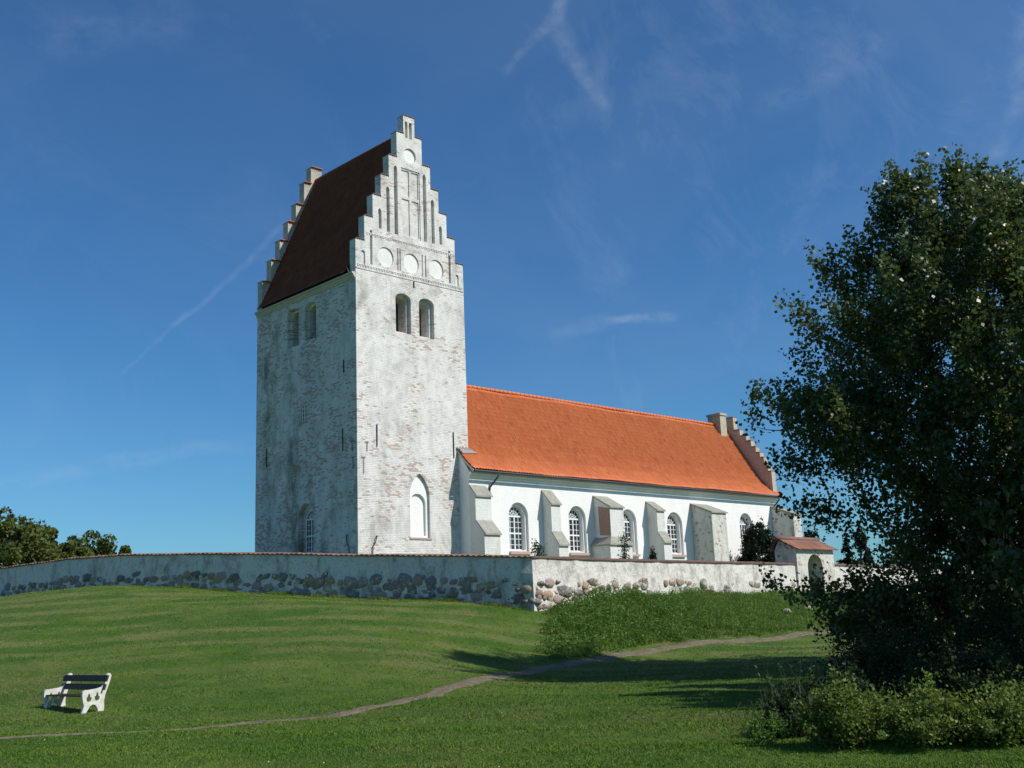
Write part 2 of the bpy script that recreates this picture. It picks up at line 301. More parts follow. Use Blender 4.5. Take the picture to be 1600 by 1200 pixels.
# ------------------------------------------------------------------ object helpers
COL = SC.collection
def tag(o, label=None, cat=None, group=None, kind=None):
    for k, v in (('label', label), ('category', cat), ('group', group), ('kind', kind)):
        if v: o[k] = v
    return o
def empty(name, loc, label, cat, group=None):
    o = bpy.data.objects.new(name, None); COL.objects.link(o); o.location = loc; o.empty_display_size = .3
    return tag(o, label, cat, group)
class MB:
    """collects polygons, links them as one mesh"""
    def __init__(s): s.v = []; s.f = []; s.m = []; s.uv = None
    def poly(s, pts, mi=0):
        n = len(s.v); s.v += [tuple(p) for p in pts]; s.f.append(tuple(range(n, n + len(pts)))); s.m.append(mi)
    def add(s, vs, fs, mi=0):
        n = len(s.v); s.v += [tuple(p) for p in vs]; s.f += [tuple(n + i for i in f) for f in fs]; s.m += [mi] * len(fs)
    def box(s, a, b, mi=0, M=None):
        (x0, y0, z0), (x1, y1, z1) = a, b
        v = [Vector(p) for p in ((x0, y0, z0), (x1, y0, z0), (x1, y1, z0), (x0, y1, z0), (x0, y0, z1), (x1, y0, z1), (x1, y1, z1), (x0, y1, z1))]
        if M is not None: v = [M @ p for p in v]
        s.add(v, [(0, 3, 2, 1), (4, 5, 6, 7), (0, 1, 5, 4), (1, 2, 6, 5), (2, 3, 7, 6), (3, 0, 4, 7)], mi)
    def prism(s, prof, a, b, f, mi=0):
        """prof 2d polygon (counter-clockwise seen from +dir end), f(u, v, t) -> point"""
        n = len(prof); v = [f(p[0], p[1], a) for p in prof] + [f(p[0], p[1], b) for p in prof]
        s.add(v, [tuple(range(n - 1, -1, -1)), tuple(range(n, 2 * n))] + [(i, (i + 1) % n, (i + 1) % n + n, i + n) for i in range(n)], mi)
    def tube(s, pts, radii, sides=7, mi=0, cap=True):
        if isinstance(radii, (int, float)): radii = [radii] * len(pts)
        pts = [Vector(p) for p in pts]; rings = []; n0 = len(s.v); ref = None
        for i, p in enumerate(pts):
            d = (pts[min(i + 1, len(pts) - 1)] - pts[max(i - 1, 0)])
            d = d.normalized() if d.length > 1e-9 else Vector((0, 0, 1))
            if ref is None: ref = d.orthogonal().normalized()
            u = (ref - d * ref.dot(d)); u = u.normalized() if u.length > 1e-6 else d.orthogonal().normalized(); ref = u; w2 = d.cross(u)
            for k in range(sides):
                a = 2 * pi * k / sides; s.v.append(tuple(p + (u * cos(a) + w2 * sin(a)) * radii[i]))
        for i in range(len(pts) - 1):
            for k in range(sides):
                a = n0 + i * sides + k; b = n0 + i * sides + (k + 1) % sides
                s.f.append((a, b, b + sides, a + sides)); s.m.append(mi)
        if cap:
            s.f.append(tuple(n0 + k for k in range(sides - 1, -1, -1))); s.m.append(mi)
            s.f.append(tuple(n0 + (len(pts) - 1) * sides + k for k in range(sides))); s.m.append(mi)
    def build(s, name, mats, parent=None, smooth=False, recalc=False):
        me = bpy.data.meshes.new(name); me.from_pydata(s.v, [], s.f)
        if not isinstance(mats, (list, tuple)): mats = [mats]
        for m in mats: me.materials.append(m)
        if len(mats) > 1: me.polygons.foreach_set('material_index', s.m)
        if recalc:
            bm = bmesh.new(); bm.from_mesh(me); bmesh.ops.recalc_face_normals(bm, faces=bm.faces); bm.to_mesh(me); bm.free()
        if smooth: me.polygons.foreach_set('use_smooth', [True] * len(me.polygons))
        if s.uv is not None:
            l = me.uv_layers.new(name='UVMap'); l.data.foreach_set('uv', np.asarray(s.uv, dtype=np.float32).ravel())
        me.update()
        o = bpy.data.objects.new(name, me); COL.objects.link(o)
        if parent is not None:
            o.parent = parent; o.matrix_parent_inverse = Matrix.Identity(4)
            w0 = Vector((0, 0, 0)); q = parent
            while q is not None: w0 += q.location; q = q.parent
            if w0.length > 0: me.transform(Matrix.Translation(-w0))
        return o
def mesh_np(name, verts, faces, mat, parent=None, smooth=False, uv=None):
    """fast mesh: verts (n,3), faces (m,k)"""
    me = bpy.data.meshes.new(name); n, (m, k) = len(verts), faces.shape
    me.vertices.add(n); me.vertices.foreach_set('co', verts.astype(np.float32).ravel())
    me.loops.add(m * k); me.loops.foreach_set('vertex_index', faces.astype(np.int32).ravel())
    me.polygons.add(m); me.polygons.foreach_set('loop_start', np.arange(0, m * k, k, dtype=np.int32))
    me.polygons.foreach_set('loop_total', np.full(m, k, dtype=np.int32))
    if smooth: me.polygons.foreach_set('use_smooth', np.ones(m, dtype=bool))
    me.materials.append(mat)
    if uv is not None:
        l = me.uv_layers.new(name='UVMap'); l.data.foreach_set('uv', uv.astype(np.float32).ravel())
    me.update(calc_edges=True); me.validate()
    o = bpy.data.objects.new(name, me); COL.objects.link(o)
    if parent is not None:
        o.parent = parent; w0 = Vector((0, 0, 0)); q = parent
        while q is not None: w0 += q.location; q = q.parent
        me.transform(Matrix.Translation(-w0))
    return o

def rect(x0, x1, z0, z1): return [(x0, z0), (x1, z0), (x1, z1), (x0, z1)]
def arch(x0, x1, z0, zt, kind='round', n=14):
    c = (x0 + x1) / 2; r = (x1 - x0) / 2
    if kind == 'round': hs = r
    elif kind == 'seg': hs = r * .62
    elif kind == 'point': hs = r * 1.75
    zs = zt - hs; pts = [(x0, z0), (x1, z0)]
    for i in range(n + 1):
        a = pi * i / n
        if kind == 'point':
            # two arcs that meet at the apex
            R = (r * r + hs * hs) / (2 * r); x = c + r * cos(a)
            side = 1 if x >= c else -1; cxx = c + side * (r - R); dz = sqrt(max(0, R * R - (x - cxx) ** 2)); pts.append((x, zs + dz))
        else: pts.append((c + r * cos(a), zs + hs * sin(a)))
    return pts
def circle(cx, cz, rx, rz, n=28): return [(cx + rx * cos(2 * pi * i / n), cz + rz * sin(2 * pi * i / n)) for i in range(n)]
def area(p): return sum(p[i][0] * p[(i + 1) % len(p)][1] - p[(i + 1) % len(p)][0] * p[i][1] for i in range(len(p))) / 2
def face(mb, outer, holes, f, d=0.0, flip=False, mi=0):
    """flat face with recesses. holes: (pts, depth, sub, mi) ; sub None = left open, list = back panel with its own holes.
    f(s, z, depth) -> point; seen from outside s runs to the right when flip is False"""
    loops = [[Vector((x, z, 0)) for x, z in outer]] + [[Vector((x, z, 0)) for x, z in h[0]] for h in holes]
    flat = [p for l in loops for p in l]
    vs = [f(p.x, p.y, d) for p in flat]
    fs = []
    for tri in tessellate_polygon(loops):
        a, b, c = (flat[i] for i in tri)
        ar = (b.x - a.x) * (c.y - a.y) - (c.x - a.x) * (b.y - a.y)
        if abs(ar) < 1e-10: continue
        fs.append(tri if (ar > 0) != flip else tri[::-1])
    mb.add(vs, fs, mi)
    for pts, dep, sub, hm in holes:
        if area(pts) < 0: pts = pts[::-1]
        n = len(pts)
        for i in range(n):
            a, b = pts[i], pts[(i + 1) % n]
            q = [f(a[0], a[1], d), f(b[0], b[1], d), f(b[0], b[1], d + dep), f(a[0], a[1], d + dep)]
            mb.poly(q if not flip else q[::-1], mi)
        if sub is not None: face(mb, pts, sub, f, d + dep, flip, hm)

def tile_sheet(name, P0, U, length, prof, mat, parent, tw=.225, course=.34, amp=.024, step=.036, across=6):
    """pantiles: prof = list of (horizontal offset vector along O, z) from eaves up to ridge, O given as part of each point (Vector)"""
    U = Vector(U); pr = [Vector(p) for p in prof]
    seg = [(pr[i + 1] - pr[i]).length for i in range(len(pr) - 1)]; tot = sum(seg); nc = max(1, round(tot / course)); dl = tot / nc
    def at(t):
        for i, s in enumerate(seg):
            if t <= s or i == len(seg) - 1: return pr[i] + (pr[i + 1] - pr[i]) * (t / s), (pr[i + 1] - pr[i]).normalized()
            t -= s
    nt_ = max(1, round(length / tw)); tw = length / nt_; nu = nt_ * across + 1
    rows = []; nrm = []; vv = []
    for c in range(nc):
        for e, (t, h) in enumerate(((c * dl, step), ((c + 1) * dl - .0, 0.0))):
            p, d = at(min(t, tot - 1e-6)); n = d.cross(U) ; n = n if n.z > 0 else -n
            rows.append(p + n * h); nrm.append(n); vv.append(c + (.02 if e == 0 else .98))
    u = np.arange(nu) / across; ph = (u % 1.0)
    wav = amp * (np.cos(2 * pi * ph) + .35 * np.sin(4 * pi * ph))
    rng = np.random.default_rng(int(length * 1000) % 9999)
    sag = (.022 * np.sin(u * tw * .55 + 1) + .012 * np.sin(u * tw * 1.7)) if length > 20 else 0 * u
    V = np.zeros((len(rows), nu, 3)); X = np.array(P0)[None, :] + np.outer(u * tw, np.array(U))
    for j, (r, n) in enumerate(zip(rows, nrm)):
        if j % 2 == 0: jit = np.repeat(rng.normal(0, .004, nt_ + 1), across)[:nu]
        V[j] = X + np.array(r)[None, :] + (wav + jit + sag * (1 + .5 * sin(j * .21)))[:, None] * np.array(n)[None, :]
    R, Cn = V.shape[:2]; idx = np.arange(R * Cn).reshape(R, Cn)
    a = idx[:-1, :-1].ravel(); b = idx[:-1, 1:].ravel(); c = idx[1:, 1:].ravel(); d = idx[1:, :-1].ravel()
    F = np.stack([a, b, c, d], 1)
    n0 = Vector(V[1, 1] - V[0, 0])
    e1 = Vector(V[0, 1] - V[0, 0]); e2 = Vector(V[1, 0] - V[0, 0])
    if e1.cross(e2).z < 0: F = F[:, ::-1]
    uvv = np.zeros((R, Cn, 2)); uvv[:, :, 0] = u[None, :]; uvv[:, :, 1] = np.array(vv)[:, None]
    # faces at the little steps take the upper course's colour; harmless
    uvf = uvv.reshape(-1, 2)[F]
    uvf[..., 0] = np.floor(uvf[..., 0].min(axis=1, keepdims=True) + 1e-4) + .5; uvf[..., 1] = np.floor(uvf[..., 1].min(axis=1, keepdims=True)) + .5
    return mesh_np(name, V.reshape(-1, 3), F, mat, parent, False, uvf.reshape(-1, 2))

def cap_row(mb, x0, x1, y0, y1, z, axis='x', pitch=.16, over=.06, mi=0):
    """row of half-round cap tiles lying across a wall top"""
    L = x1 - x0; n = max(2, round(L / pitch)); p = L / n
    for i in range(n):
        c = x0 + (i + .5) * p; r = p * .54
        pts = [(c + r * cos(a), z + .010 + r * .6 * sin(a)) for a in [pi * k / 5 for k in range(6)]] 
        pts += [(q[0], q[1] - .035) for q in pts[::-1]]
        if axis == 'x': f = lambda u, v, t: (u, t, v)
        else: f = lambda u, v, t: (t, u, v)
        mb.prism(pts, y0 - over, y1 + over, f, mi)

# ------------------------------------------------------------------ terrain
WALL = [(-1.42, -14.5, 2.66), (-3.04, -10.56, 2.97), (-4.67, -6.66, 3.23), (-6.97, -1.43, 3.64), (-8.45, 2.07, 3.85), (-10.18, 6.51, 4.07),
        (-11.1, 10.82, 4.15), (-12.4, 17.1, 4.02), (-13.8, 29.87, 3.94), (-12, 45, 3.6)]
def P_(lat, D, z): q = CAM + RT * lat + FW * D; return (q.x, q.y, z)
CP = [(-1.15, -13.94 - .5, .50), (-2.9, -10.22, 1.07), (-4.5, -6.3, 1.26), (-6.9, -1.3, 1.72), (-12.53, 3.59, 2.50), (-10.66, 2.51, 2.38), (-15.0, 10.5, 2.15),
      (-13.69, 7.58, 2.38), (-12.6, 17, 2.0), (-20, 16, 1.6), (-15, 30, 1.8), (-30, 20, 0.3), (-8.4, 1.9, 2.2), (-9.9, 5.5, 2.3), (9.13, -14.7, 1.12), (16.35, -14.7, 1.05), (19.84, -14.7, .9), (24, -15, .8), (3.5, -14.7, .95), (30, -15, .6), (45, -15, .2), (60, -16, -.3)]
CP += [(-28.46, -27.46, -1.60), (-27.26, -27.9, -1.64), (-25.08, -28.71, -1.68), (-23.34, -29.09, -1.70), (-20.75, -28.78, -1.66), (-15.97, -25.99, -1.66), (-11.28, -23.42, -1.60),
       (-6.92, -21.97, -1.51), (-1.5, -20.85, -1.33), (5.53, -21.28, -1.22), (11.93, -21.81, -1.05), (17.43, -21.5, -.84)]
for lat in (-30, -20, -12, -6, 0, 6, 12, 20, 30):
    for D in (-6, 0, 6, 12, 17): CP.append(P_(lat, D, -1.64))
    if lat >= -1:
        for D in (22, 27): CP.append(P_(lat, D, -1.66))
CP += [P_(-14, 22, -1.66), P_(-10, 24.5, -1.60), P_(-20, 24, -1.62), P_(-13, 26.5, -1.48), P_(-6, 26, -1.62)]
for lat in (-22, -16, -10, -4):
    for D, z in ((31, -1.12), (36, -.42), (41, .40), (46, 1.30)):
        k = 1 if lat < -7 else .82; CP.append(P_(lat, D, z if lat < -7 else -1.66 + (z + 1.66) * k))
CP += [P_(-28, 34, -.9), P_(-30, 44, .6), P_(-27, 52, 1.6), P_(6, 33, -1.66), P_(12, 33, -1.62), P_(18, 36, -1.5), P_(25, 40, -1.4), P_(12, 42, -1.5), P_(18, 45, -1.3)]
CP = np.array(CP)
def fit_rbf():
    n = len(CP); A = np.linalg.norm(CP[:, None, :2] - CP[None, :, :2], axis=2)
    Kk = -A + np.eye(n) * -.0; Pm = np.c_[np.ones(n), CP[:, :2]]
    M = np.zeros((n + 3, n + 3)); M[:n, :n] = Kk + np.eye(n) * .06; M[:n, n:] = Pm; M[n:, :n] = Pm.T
    return np.linalg.solve(M, np.r_[CP[:, 2], 0, 0, 0])
RB = fit_rbf()
def terr(x, y):
    """ground height, arrays or scalars"""
    x = np.atleast_1d(np.asarray(x, float)); y = np.atleast_1d(np.asarray(y, float)); sh = x.shape
    q = np.c_[x.ravel(), y.ravel()]; z = np.zeros(len(q))
    for i in range(0, len(q), 20000):
        s = q[i:i + 20000]; d = np.sqrt(((s[:, None, :] - CP[None, :, :2]) ** 2).sum(2) + .6)
        z[i:i + 20000] = -d @ RB[:len(CP)] + RB[len(CP)] + s @ RB[len(CP) + 1:]
    r = np.hypot(q[:, 0] + 8, q[:, 1] + 20); k = np.clip((r - 62) / 40, 0, 1); k = k * k * (3 - 2 * k)
    z = np.clip(z, -4, 4) * (1 - k) + (-3.0) * k
    # gentle irregularity
    X, Y = q[:, 0], q[:, 1]
    z += (.035 * np.sin(X * .9 + 1.3 * np.sin(Y * .5)) * np.sin(Y * .8 + .7) + .02 * np.sin(X * 2.1 + Y * 1.3)) * (1 - k)
    return z.reshape(sh)
def ter(x, y): return float(terr(x, y)[0])
def ground():
    core = np.arange(-48, 52.01, .5)
    g = 1.0; ext = []; v = 52.0
    while v < 3000: g *= 1.28; v += g; ext.append(v)
    ext = np.array(ext); ax = np.r_[-(ext[::-1] - 52 + 48), core, ext]; ay = np.r_[-(ext[::-1] - 52 + 52), np.arange(-52, 40.01, .5), ext - 52 + 40]
    X, Y = np.meshgrid(ax, ay); Z = terr(X.ravel(), Y.ravel()).reshape(X.shape)
    V = np.stack([X, Y, Z], -1).reshape(-1, 3); R, Cn = X.shape; idx = np.arange(R * Cn).reshape(R, Cn)
    F = np.stack([idx[:-1, :-1].ravel(), idx[:-1, 1:].ravel(), idx[1:, 1:].ravel(), idx[1:, :-1].ravel()], 1)
    tag(mesh_np('ground', V, F, MAT['grass'], None, True), kind='structure')
ground()
# the raised churchyard inside the wall
mb = MB(); mb.poly([(-1.2, -14.1, 2.25), (60, -14.1, 2.1), (60, 40, 2.2), (-11.8, 40, 2.5), (-12.0, 17, 2.6), (-10.6, 10.8, 2.6), (-9.7, 6.5, 2.5), (-6.5, -1.4, 2.4), (-2.6, -10.5, 2.3)])
tag(mb.build('churchyard_ground', MAT['yard']), kind='structure')

def path():
    C0 = [(-31, -26.6), (-28.46, -27.46), (-27.26, -27.9), (-25.08, -28.71), (-23.34, -29.09), (-20.75, -28.78), (-15.97, -25.99), (-11.28, -23.42), (-6.92, -21.97), (-1.5, -20.85),
          (5.53, -21.28), (11.93, -21.81), (17.43, -21.0), (21.5, -18.4), (21.3, -15.2)]
    pts = []
    for i in range(1, len(C0) - 2):
        p0, p1, p2, p3 = (Vector(C0[i + k]) for k in (-1, 0, 1, 2))
        for j in range(24):
            t = j / 24; pts.append(.5 * ((2 * p1) + (p2 - p0) * t + (2 * p0 - 5 * p1 + 4 * p2 - p3) * t * t + (3 * p1 - p0 - 3 * p2 + p3) * t ** 3))
    rnd = random.Random(4); V = []; n = len(pts); K = 9
    for i, p in enumerate(pts):
        d = (pts[min(i + 1, n - 1)] - pts[max(i - 1, 0)]).normalized(); q = Vector((d.y, -d.x))
        s = i / n; hw = .065 + .31 * min(1, max(0, (s - .16) / .30))
        a = hw + .025 * sin(i * .9) + rnd.uniform(-.045, .045); b = hw + .025 * sin(i * .6 + 2) + rnd.uniform(-.045, .045)
        for k in range(K):
            t = k / (K - 1); o = -a + (a + b) * t; V.append((p.x + q.x * o, p.y + q.y * o))
    V = np.array(V); z = terr(V[:, 0], V[:, 1]); e = np.tile([-.03, .012, .022, .022, .018, .022, .022, .012, -.03], n)
    V3 = np.c_[V, z + e]; idx = np.arange(n * K).reshape(n, K)
    F = np.stack([idx[:-1, :-1].ravel(), idx[:-1, 1:].ravel(), idx[1:, 1:].ravel(), idx[1:, :-1].ravel()], 1)
    a, b, c = (Vector(V3[i]) for i in F[0][:3])
    if (b - a).cross(c - a).z < 0: F = F[:, ::-1]
    tag(mesh_np('path', V3, F, MAT['gravel'], None, True), kind='structure'); return pts
PATH = path()

# ------------------------------------------------------------------ church
church = empty('church', (7.3, 3, 2.3), 'white limewashed village church with stepped gable tower and orange tiled nave roof', 'church')
ZB = 2.0; TW, TD, TE = 8.0, 10.45, 19.62
S = lambda s, z, d: (s, d, z)                    # south face of the tower
Wf = lambda s, z, d: (d, s, z)                   # west face: s = y runs to the left seen from outside
def tower():
    mb = MB()
    holes = [(arch(2.77, 3.88, 16.42, 18.80, 'seg'), .26, [(arch(2.83, 3.72, 16.55, 18.62, 'seg'), .75, [], 2)], 0),
             (arch(4.49, 5.62, 16.38, 18.79, 'seg'), .26, [(arch(4.56, 5.44, 16.52, 18.60, 'seg'), .75, [], 2)], 0),
             (arch(3.56, 4.98, 4.80, 8.38, 'point', 20), .16, [(arch(3.66, 4.80, 4.90, 7.26, 'round'), .14, [], 3)], 3)]
    face(mb, rect(0, TW, ZB, TE), holes, S)
    wh = [(arch(5.76, 6.98, 16.45, 18.82, 'seg'), .26, [(arch(5.90, 6.86, 16.6, 18.62, 'seg'), .75, [], 2)], 1),
          (arch(3.93, 5.13, 16.50, 18.80, 'seg'), .26, [(arch(4.07, 5.01, 16.65, 18.60, 'seg'), .75, [], 2)], 1),
          (arch(4.22, 5.78, 4.10, 7.03, 'round'), .34, [(arch(4.42, 5.58, 4.25, 6.72, 'round'), .22, None, 1)], 1),
          (rect(4.93, 5.50, 11.78, 12.80), .14, None, 1)]
    face(mb, rect(0, TD, ZB, TE), wh, Wf, flip=True, mi=1)
    for q in ([(TW, 0, ZB), (TW, TD, ZB), (TW, TD, TE), (TW, 0, TE)], [(TW, TD, ZB), (0, TD, ZB), (0, TD, TE), (TW, TD, TE)], [(0, 0, TE), (TW, 0, TE), (TW, TD, TE), (0, TD, TE)]): mb.poly(q, 0)
    mb.build('tower_wall', [MAT['tower'], MAT['towerwest'], MAT['wood'], MAT['nave']], church)  # third material paints the interior darkness onto the belfry back panels
    # stepped gables
    zs = [30.03, 28.83, 27.18, 25.8, 24.41, 22.97, 21.45]; hw = [.42, .95, 1.57, 2.17, 2.77, 3.38, 4.0]; T = .55
    right = [(TW, TE)]
    for i in range(6, -1, -1):
        x = 4 + hw[i]; right.append((x, zs[i]))
        if i: right.append((4 + hw[i - 1], zs[i]))
    right[-1] = (4 + hw[0], zs[0]); left = [(8 - x, z) for x, z in right[::-1]]
    out = [(0, TE)] ; out = right + left
    if area(out) < 0: out = out[::-1]
    D_ = .13
    h = []
    def slot(x0, x1, z0, z1, d=D_, kind=None):
        h.append((arch(x0, x1, z0, z1, kind, 8) if kind else rect(x0, x1, z0, z1), d, [], 0))
    slot(3.70, 3.89, 28.60, 29.68, .35); slot(4.01, 4.22, 28.60, 29.68, .35)
    h.append((circle(4.03, 27.52, .47, .47), .10, [], 1))
    slot(2.80, 3.06, 22.32, 26.62, .22, 'point'); slot(4.98, 5.24, 22.32, 26.62, .22, 'point')
    slot(2.22, 2.46, 22.35, 25.15, .18, 'point'); slot(5.58, 5.83, 22.35, 25.15, .18, 'point')
    slot(1.62, 1.86, 22.40, 23.66, .16, 'point'); slot(6.17, 6.41, 22.40, 23.60, .16, 'point')
    # central field with a sunk cross frame
    z0, zm, z1 = 22.30, 24.78, 26.62
    pan = []
    for a, b, c, d in ((3.40, 3.97, zm + .09, z1 - .1), (4.13, 4.66, zm + .09, z1 - .1), (3.40, 3.97, z0 + .12, zm - .09), (4.13, 4.66, z0 + .12, zm - .09)):
        pan.append((rect(a, b, c, d), .06, [], 0))
    h.append((rect(3.32, 4.74, z0, z1), .05, pan, 0))
    for cx in (2.12, 3.98, 5.87): h.append((circle(cx, 20.76, .57, .60), .07, [], 1))
    slot(1.02, 1.18, 20.10, 22.18, .13); slot(6.86, 7.02, 20.10, 22.14, .13)
    slot(2.95, 3.04, 20.13, 21.5, .09); slot(3.12, 3.20, 20.13, 21.5, .07); slot(4.78, 4.86, 20.10, 21.45, .09); slot(5.02, 5.11, 20.10, 21.45, .09)
    slot(.38, .66, 20.0, 20.85, .08, 'round'); slot(7.38, 7.64, 20.0, 20.75, .08, 'round')
    def gable(y0, y1, holes, southface):
        mb = MB()
        face(mb, out, holes if southface else [], lambda s, z, d: (s, y0 + d, z))
        face(mb, out, [] if southface else [], lambda s, z, d: (s, y1, z), flip=True)
        n = len(out)
        for i in range(n):
            a, b = out[i], out[(i + 1) % n]
            if abs(a[1] - TE) < 1e-6 and abs(b[1] - TE) < 1e-6: continue
            mb.poly([(a[0], y0, a[1]), (a[0], y1, a[1]), (b[0], y1, b[1]), (b[0], y0, b[1])])
        # toothed brick bands
        if southface:
            for zz, x0, x1 in ((19.86, .12, 7.9), (21.86, .8, 7.2)):
                x = x0
                while x < x1: mb.box((x, y0 - .028, zz), (x + .10, y0 - .003, zz + .08)); x += .19
                mb.box((x0, y0 - .035, zz + .083), (x1, y0 - .002, zz + .13))
            mb.box((.02, y0 - .03, 19.72), (7.98, y0 - .002, 19.80))
        o = mb.build('stepped_gable', [MAT['tower' if southface else 'gablebrick'], MAT['roundel']], church)
        for i in range(7):
            for sgn in ((1,) if i == 0 else (-1, 1)):
                if i == 0: a, b = 4 - hw[0], 4 + hw[0]
                elif sgn < 0: a, b = 4 - hw[i], 4 - hw[i - 1] - .01
                else: a, b = 4 + hw[i - 1] + .01, 4 + hw[i]
                cp = MB(); cap_row(cp, a, b, y0, y1, zs[i] + .005, 'x', .15 if southface else .17, .05 if southface else .13); cp.build('gable_cap', MAT['captiles' if southface else 'tiles'], o)  # north caps in brighter orange: their sunlit tone is put into the colour
    gable(0.0, T, h, True); gable(TD - T, TD, h, False)
    # roof
    R = 29.15
    for sx, U, P0 in ((-1, (0, 1, 0), (0, T + .01, 0)), (1, (0, 1, 0), (0, T + .01, 0))):
        prof = [(4 - 4.38, 0, 19.50), (4 - 4.02, 0, 19.98), (4 - 3.4, 0, 21.3), (4, 0, R)] if sx < 0 else [(8.38, 0, 19.50), (8.02, 0, 19.98), (7.4, 0, 21.3), (4, 0, R)]
        o = tile_sheet('tower_roof', P0, U, TD - 2 * T - .02, prof, MAT['darktiles'], church)
        if sx < 0:
            mb = MB(); mb.tube([(4, T, R + .02), (4, TD - T, R + .02)], .13, 8); mb.build('ridge_tiles', MAT['darktiles'], o, True)
    # eaves cornice, west side
    mb = MB(); prof = [(0, 19.14), (-.05, 19.14), (-.07, 19.22), (-.12, 19.25), (-.15, 19.34), (-.22, 19.37), (-.24, 19.47), (0, 19.47)]
    mb.prism(prof, .02, TD - .02, lambda u, v, t: (u - .003, t, v)); mb.build('eaves_cornice', MAT['cream'], church, recalc=True)
    # windows in the west face
    window('window', arch(4.42, 5.58, 4.25, 6.72, 'round'), lambda s, z, d: (.40 + d, 10.0 - s, z), church, cols=4, rows=6, fan=True, x0=4.42, x1=5.58, z0=4.25, zt=6.72)
    window('window', rect(4.93, 5.50, 11.78, 12.80), lambda s, z, d: (.08 + d, 10.43 - s, z), church, cols=2, rows=4, fan=False, x0=4.93, x1=5.50, z0=11.78, zt=12.80)
    mb = MB(); mb.box((-.06, 4.80, 11.66), (.12, 5.62, 11.775)); mb.build('window_sill', MAT['sill'], church)
    mb = MB(); mb.box((-.05, 3.50, 4.68), (.14, 5.05, 4.795), M=Matrix(((0, 1, 0, 0), (1, 0, 0, 0), (0, 0, 1, 0), (0, 0, 0, 1)))); mb.build('niche_sill', MAT['sill'], church, recalc=True)
    # wrought iron wall anchors
    for f, items in ((S, [(1.32, 9.69, 10.94, 0), (6.85, 9.48, 10.99, 0), (4.13, 19.3, 19.70, 0), (.64, 9.37, 9.90, 1), (.40, 8.13, 9.05, 1)]),
                     (Wf, [(1.17, 13.89, 14.62, 0), (1.30, 9.55, 10.75, 0), (.41, 9.38, 9.95, 1), (.34, 8.41, 9.06, 1), (9.18, 9.62, 10.73, 0)])):
        for s, z0, z1, T_ in items:
            mb = MB(); r = .028 if not T_ else .016
            mb.tube([f(s, z0, -.035), f(s, z1, -.05)], r, 6); 
            if T_: mb.tube([f(s - .14, z1 - .01, -.05), f(s + .14, z1 - .01, -.05)], r, 6)
            else: mb.tube([f(s, (z0 + z1) / 2, .05), f(s, (z0 + z1) / 2, -.06)], .03, 6)
            mb.build('wall_anchor', MAT['iron'] if not T_ else MAT['zinc'], church)
    mb = MB(); mb.tube([S(1.20, 4.80, .0), S(1.20, 4.80, -.10), S(1.14, 4.70, -.11), S(1.08, 4.45, -.09), S(.93, 4.22, -.07), S(.90, 3.2, -.05), S(.90, 2.2, -.05)], .028, 6); mb.build('lightning_rod', MAT['zinc'], church)
    mb = MB(); mb.tube([Wf(.92, 4.90, 0), Wf(.92, 4.90, -.10), Wf(.88, 4.5, -.1), Wf(.72, 4.25, -.07), Wf(.70, 2.2, -.05)], .028, 6); mb.build('lightning_rod', MAT['iron'], church)

def window(name, outline, f, parent, cols, rows, fan, x0, x1, z0, zt):
    """white sash window; s runs from x0 to x1, f(s, z, depth)"""
    mb = MB()
    def bar(a, b, wd, d0=0.0, d1=.05):
        a = Vector(a); b = Vector(b); d = (b - a).normalized(); n = Vector((-d.y, d.x)) * wd / 2
        q = [a - n, b - n, b + n, a + n]; vs = [f(p.x, p.y, d0) for p in q] + [f(p.x, p.y, d1) for p in q]
        mb.add(vs, [(0, 1, 2, 3), (7, 6, 5, 4), (0, 4, 5, 1), (1, 5, 6, 2), (2, 6, 7, 3), (3, 7, 4, 0)])
    c = (x0 + x1) / 2; r = (x1 - x0) / 2; zs = zt - r if fan else zt
    n = len(outline); inner = [(c + (p[0] - c) * (1 - .07 / r), (z0 + zs) / 2 + (p[1] - (z0 + zs) / 2) * (1 - .07 / max(r, (zs - z0) / 2))) for p in outline]
    for i in range(n):
        a, b = outline[i], outline[(i + 1) % n]; a2, b2 = inner[i], inner[(i + 1) % n]
        mb.add([f(*a, 0), f(*b, 0), f(*b2, 0), f(*a2, 0), f(*b2, .06), f(*a2, .06)], [(0, 1, 2, 3), (3, 2, 4, 5)])
    bar((c, z0), (c, zs), .075, -.012)
    zm = z0 + (zs - z0) * .5
    if fan:
        bar((x0, zm), (x1, zm), .09, -.010); bar((x0, zs), (x1, zs), .10, -.011)
        for k in range(1, cols):
            if k * 2 != cols: s = x0 + (x1 - x0) * k / cols; bar((s, z0), (s, zs), .030, .004)
        for k in range(1, rows):
            if k * 2 != rows: z = z0 + (zs - z0) * k / rows; bar((x0, z), (x1, z), .030, .006)
        for a in (30, 60, 90, 120, 150): bar((c + .18 * r * cos(radians(a)), zs + .18 * r * sin(radians(a))), (c + r * .97 * cos(radians(a)), zs + r * .97 * sin(radians(a))), .035, .003)
        for k in range(10):
            a, b = pi * k / 10, pi * (k + 1) / 10; bar((c + .5 * r * cos(a), zs + .5 * r * sin(a)), (c + .5 * r * cos(b), zs + .5 * r * sin(b)), .03, .008)
    else:
        for k in range(1, cols): s = x0 + (x1 - x0) * k / cols; bar((s, z0), (s, zs), .06, .004)
        for k in range(1, rows): z = z0 + (zs - z0) * k / rows; bar((x0, z), (x1, z), .04, .006)
    o = mb.build(name, MAT['white'], parent, recalc=False)
    g = MB(); g.add([f(p[0], p[1], .045) for p in outline], [tuple(range(len(outline)))]); g.build('glass', MAT['glass'], o)
    return o
tower()

